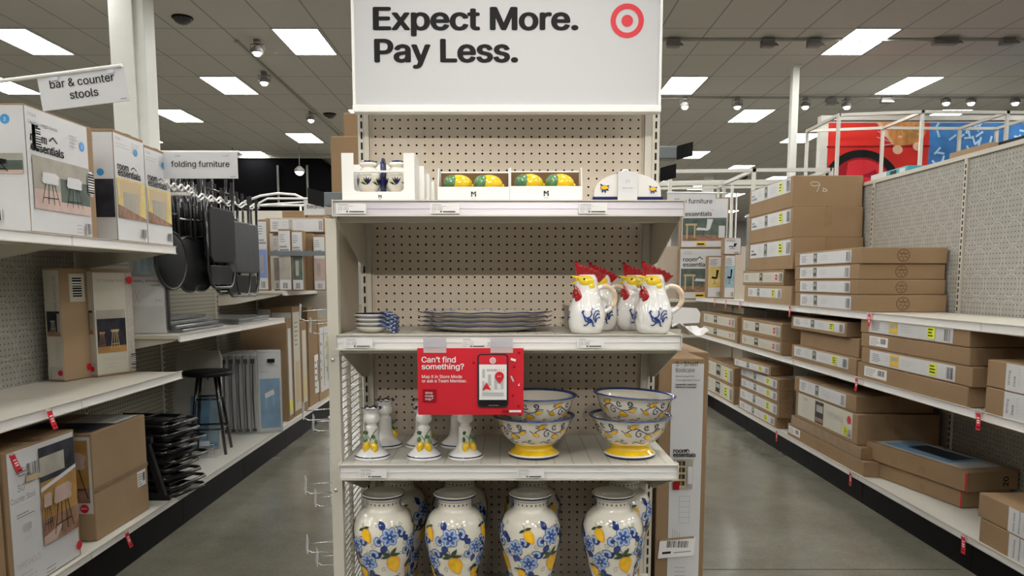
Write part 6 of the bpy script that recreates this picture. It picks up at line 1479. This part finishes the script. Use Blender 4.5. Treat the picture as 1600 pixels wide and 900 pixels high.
mb.poly([mp(1289, 228, 3), mp(1453, 227, 3), mp(1453, 230, 3), mp(1289, 231, 3)], 'red_dark')
mb.build('wheel_print', mu)
mb = MB()
mb.poly([mp(*q, 3) for q in ((1369, 191), (1445, 191), (1447, 205), (1440, 222), (1425, 225), (1412, 228), (1398, 229), (1390, 222), (1384, 214), (1376, 205))], 'cat_fur')
mb.poly([mp(*q, 4) for q in ((1369, 191), (1375, 191), (1386, 205), (1393, 222), (1386, 216), (1376, 206))], 'cat_pale')
for c_, r_ in (((1402, 234), 8), ((1433, 229), 7.5)): mb.poly([mp(c_[0]+r_*math.cos(k*PI/8), c_[1]+r_*.9*math.sin(k*PI/8), 5) for k in range(16)][::-1], 'cat_pale')
mb.poly([mp(*q, 5) for q in ((1410, 203), (1430, 208), (1436, 214), (1428, 216), (1415, 213))], 'photo_ochre')
for q in ((1395, 222, 1369, 214), (1396, 224, 1374, 228), (1394, 220, 1370, 204)):
    mb.poly([mp(q[0], q[1], 6), mp(q[2], q[3], 6), mp(q[2], q[3]+.8, 6), mp(q[0], q[1]+1, 6)], 'printed_white')
for q in ((1406, 214, 3.5), (1437, 208, 5)): mb.poly([mp(q[0]+q[2]*math.cos(k*PI/6), q[1]+q[2]*.6*math.sin(k*PI/6), 6) for k in range(12)][::-1], 'cat_pale')
mb.poly([mp(1424, 205, 6.4), mp(1434, 199, 6.4), mp(1446, 204, 6.4), mp(1440, 211, 6.4)][::-1], 'photo_ochre')
for k in range(8): x = 1398+k*5.2; mb.poly([mp(x, 195+k % 3*3, 6), mp(x+1.3, 195+k % 3*3, 6), mp(x+4, 206+k % 2*4, 6), mp(x+2.2, 207+k % 2*4, 6)], 'photo_ochre')
mb.build('cat_print', mu)
mb = MB(); random.seed(3)
for k in range(60):
    x, y = random.uniform(1458, 1690), random.uniform(193, 268); a = random.uniform(0, PI); l_ = 7
    if x+8 > 1695: continue
    c_, s_ = math.cos(a), math.sin(a); mb.poly([mp(x+c_*l_*i_-s_*1.6*j_, y+s_*l_*i_+c_*1.6*j_, 1+k*.05) for i_, j_ in ((-1, -1), (1, -1), (1, 1), (-1, 1))][::-1], 'mural_pale')
mb.build('confetti_print', mu)
MB().box(-.12, 0, -.02, .12, -.6, Hm+.02, 'white_metal').build('side_column', mu); MB().box(-.12, Wm, -.03, .12, Hm+.02, Hm+.10, 'white_metal').build('top_rail', mu)
for x in (.1, 2.2): MB().box(x, x+.08, .1, .18, -1.2, 0, 'white_metal').build('support', mu)
def frame(lab, pts, Y, zlow, depth, r=.03):
    o0 = atY(pts[0][0], pts[0][1], Y); t = thing('tube_railing', lab, 'railing', (o0.x, Y, 0))
    P_ = [atY(px, py, Y) for px, py in pts]
    for a_, b_ in zip(P_, P_[1:]):
        for dy in (0, depth):
            for dz in (0,): MB().obox((a_.x-o0.x, dy, a_.z-r), (b_.x-a_.x, 0, b_.z-a_.z), (0, r, 0), (0, 0, r), 'white_metal').build('rail', t)
    for p in P_:
        MB().box(p.x-o0.x-r/2, p.x-o0.x+r/2, 0, r, zlow, p.z, 'white_metal').build('post', t); MB().box(p.x-o0.x-r/2, p.x-o0.x+r/2, depth, depth+r, zlow, p.z-.001, 'white_metal').build('post', t)
        MB().box(p.x-o0.x-r/2, p.x-o0.x+r/2, r, depth, p.z-r, p.z-.002, 'white_metal').build('rail', t)
frame('white square tube frame standing before the printed mural', [(1312, 177), (1443, 172), (1576, 173), (1640, 173)], 11.6, 0, 1.2, .045)
frame('low white tube railing beyond the office chair cartons', [(1048, 265), (1179, 263), (1300, 262)], 11.0, 0, 1.5, .05)
frame('farther thin white tube railing right of the endcap', [(1030, 283), (1145, 281), (1230, 280)], 15, 0, 1.0, .05)
# things on top of the right shelving
def ontop(px0, px1, py0, lab, m, E=None, X=RB+.03, z=2.312):
    a_, b_ = atX(px1, py0, X), atX(px0, py0, X)
    carton(lab, (X, a_.y), z, .3, b_.y-a_.y, max(.05, a_.z-z), 1, body=m, tape=False, A=E)
ontop(1362, 1418, 262, 'white and teal carton lying on top of the right shelving', 'teal', lambda f, mb: (f.rect(mb, 0, 0, .45, 1, 'printed_white'), f.rect(mb, .55, .2, .72, .8, 'photo_dark'), f.rect(mb, .8, .2, .95, .8, 'printed_white')), X=RB+.05)
ontop(1484, 1545, 232, 'brown carton lying on top of the right shelving', 'cardboard_pale', X=RB+.06)
ontop(1548, 1600, 212, 'thin black frame pack on top at the right edge', 'black', X=RB+.12)
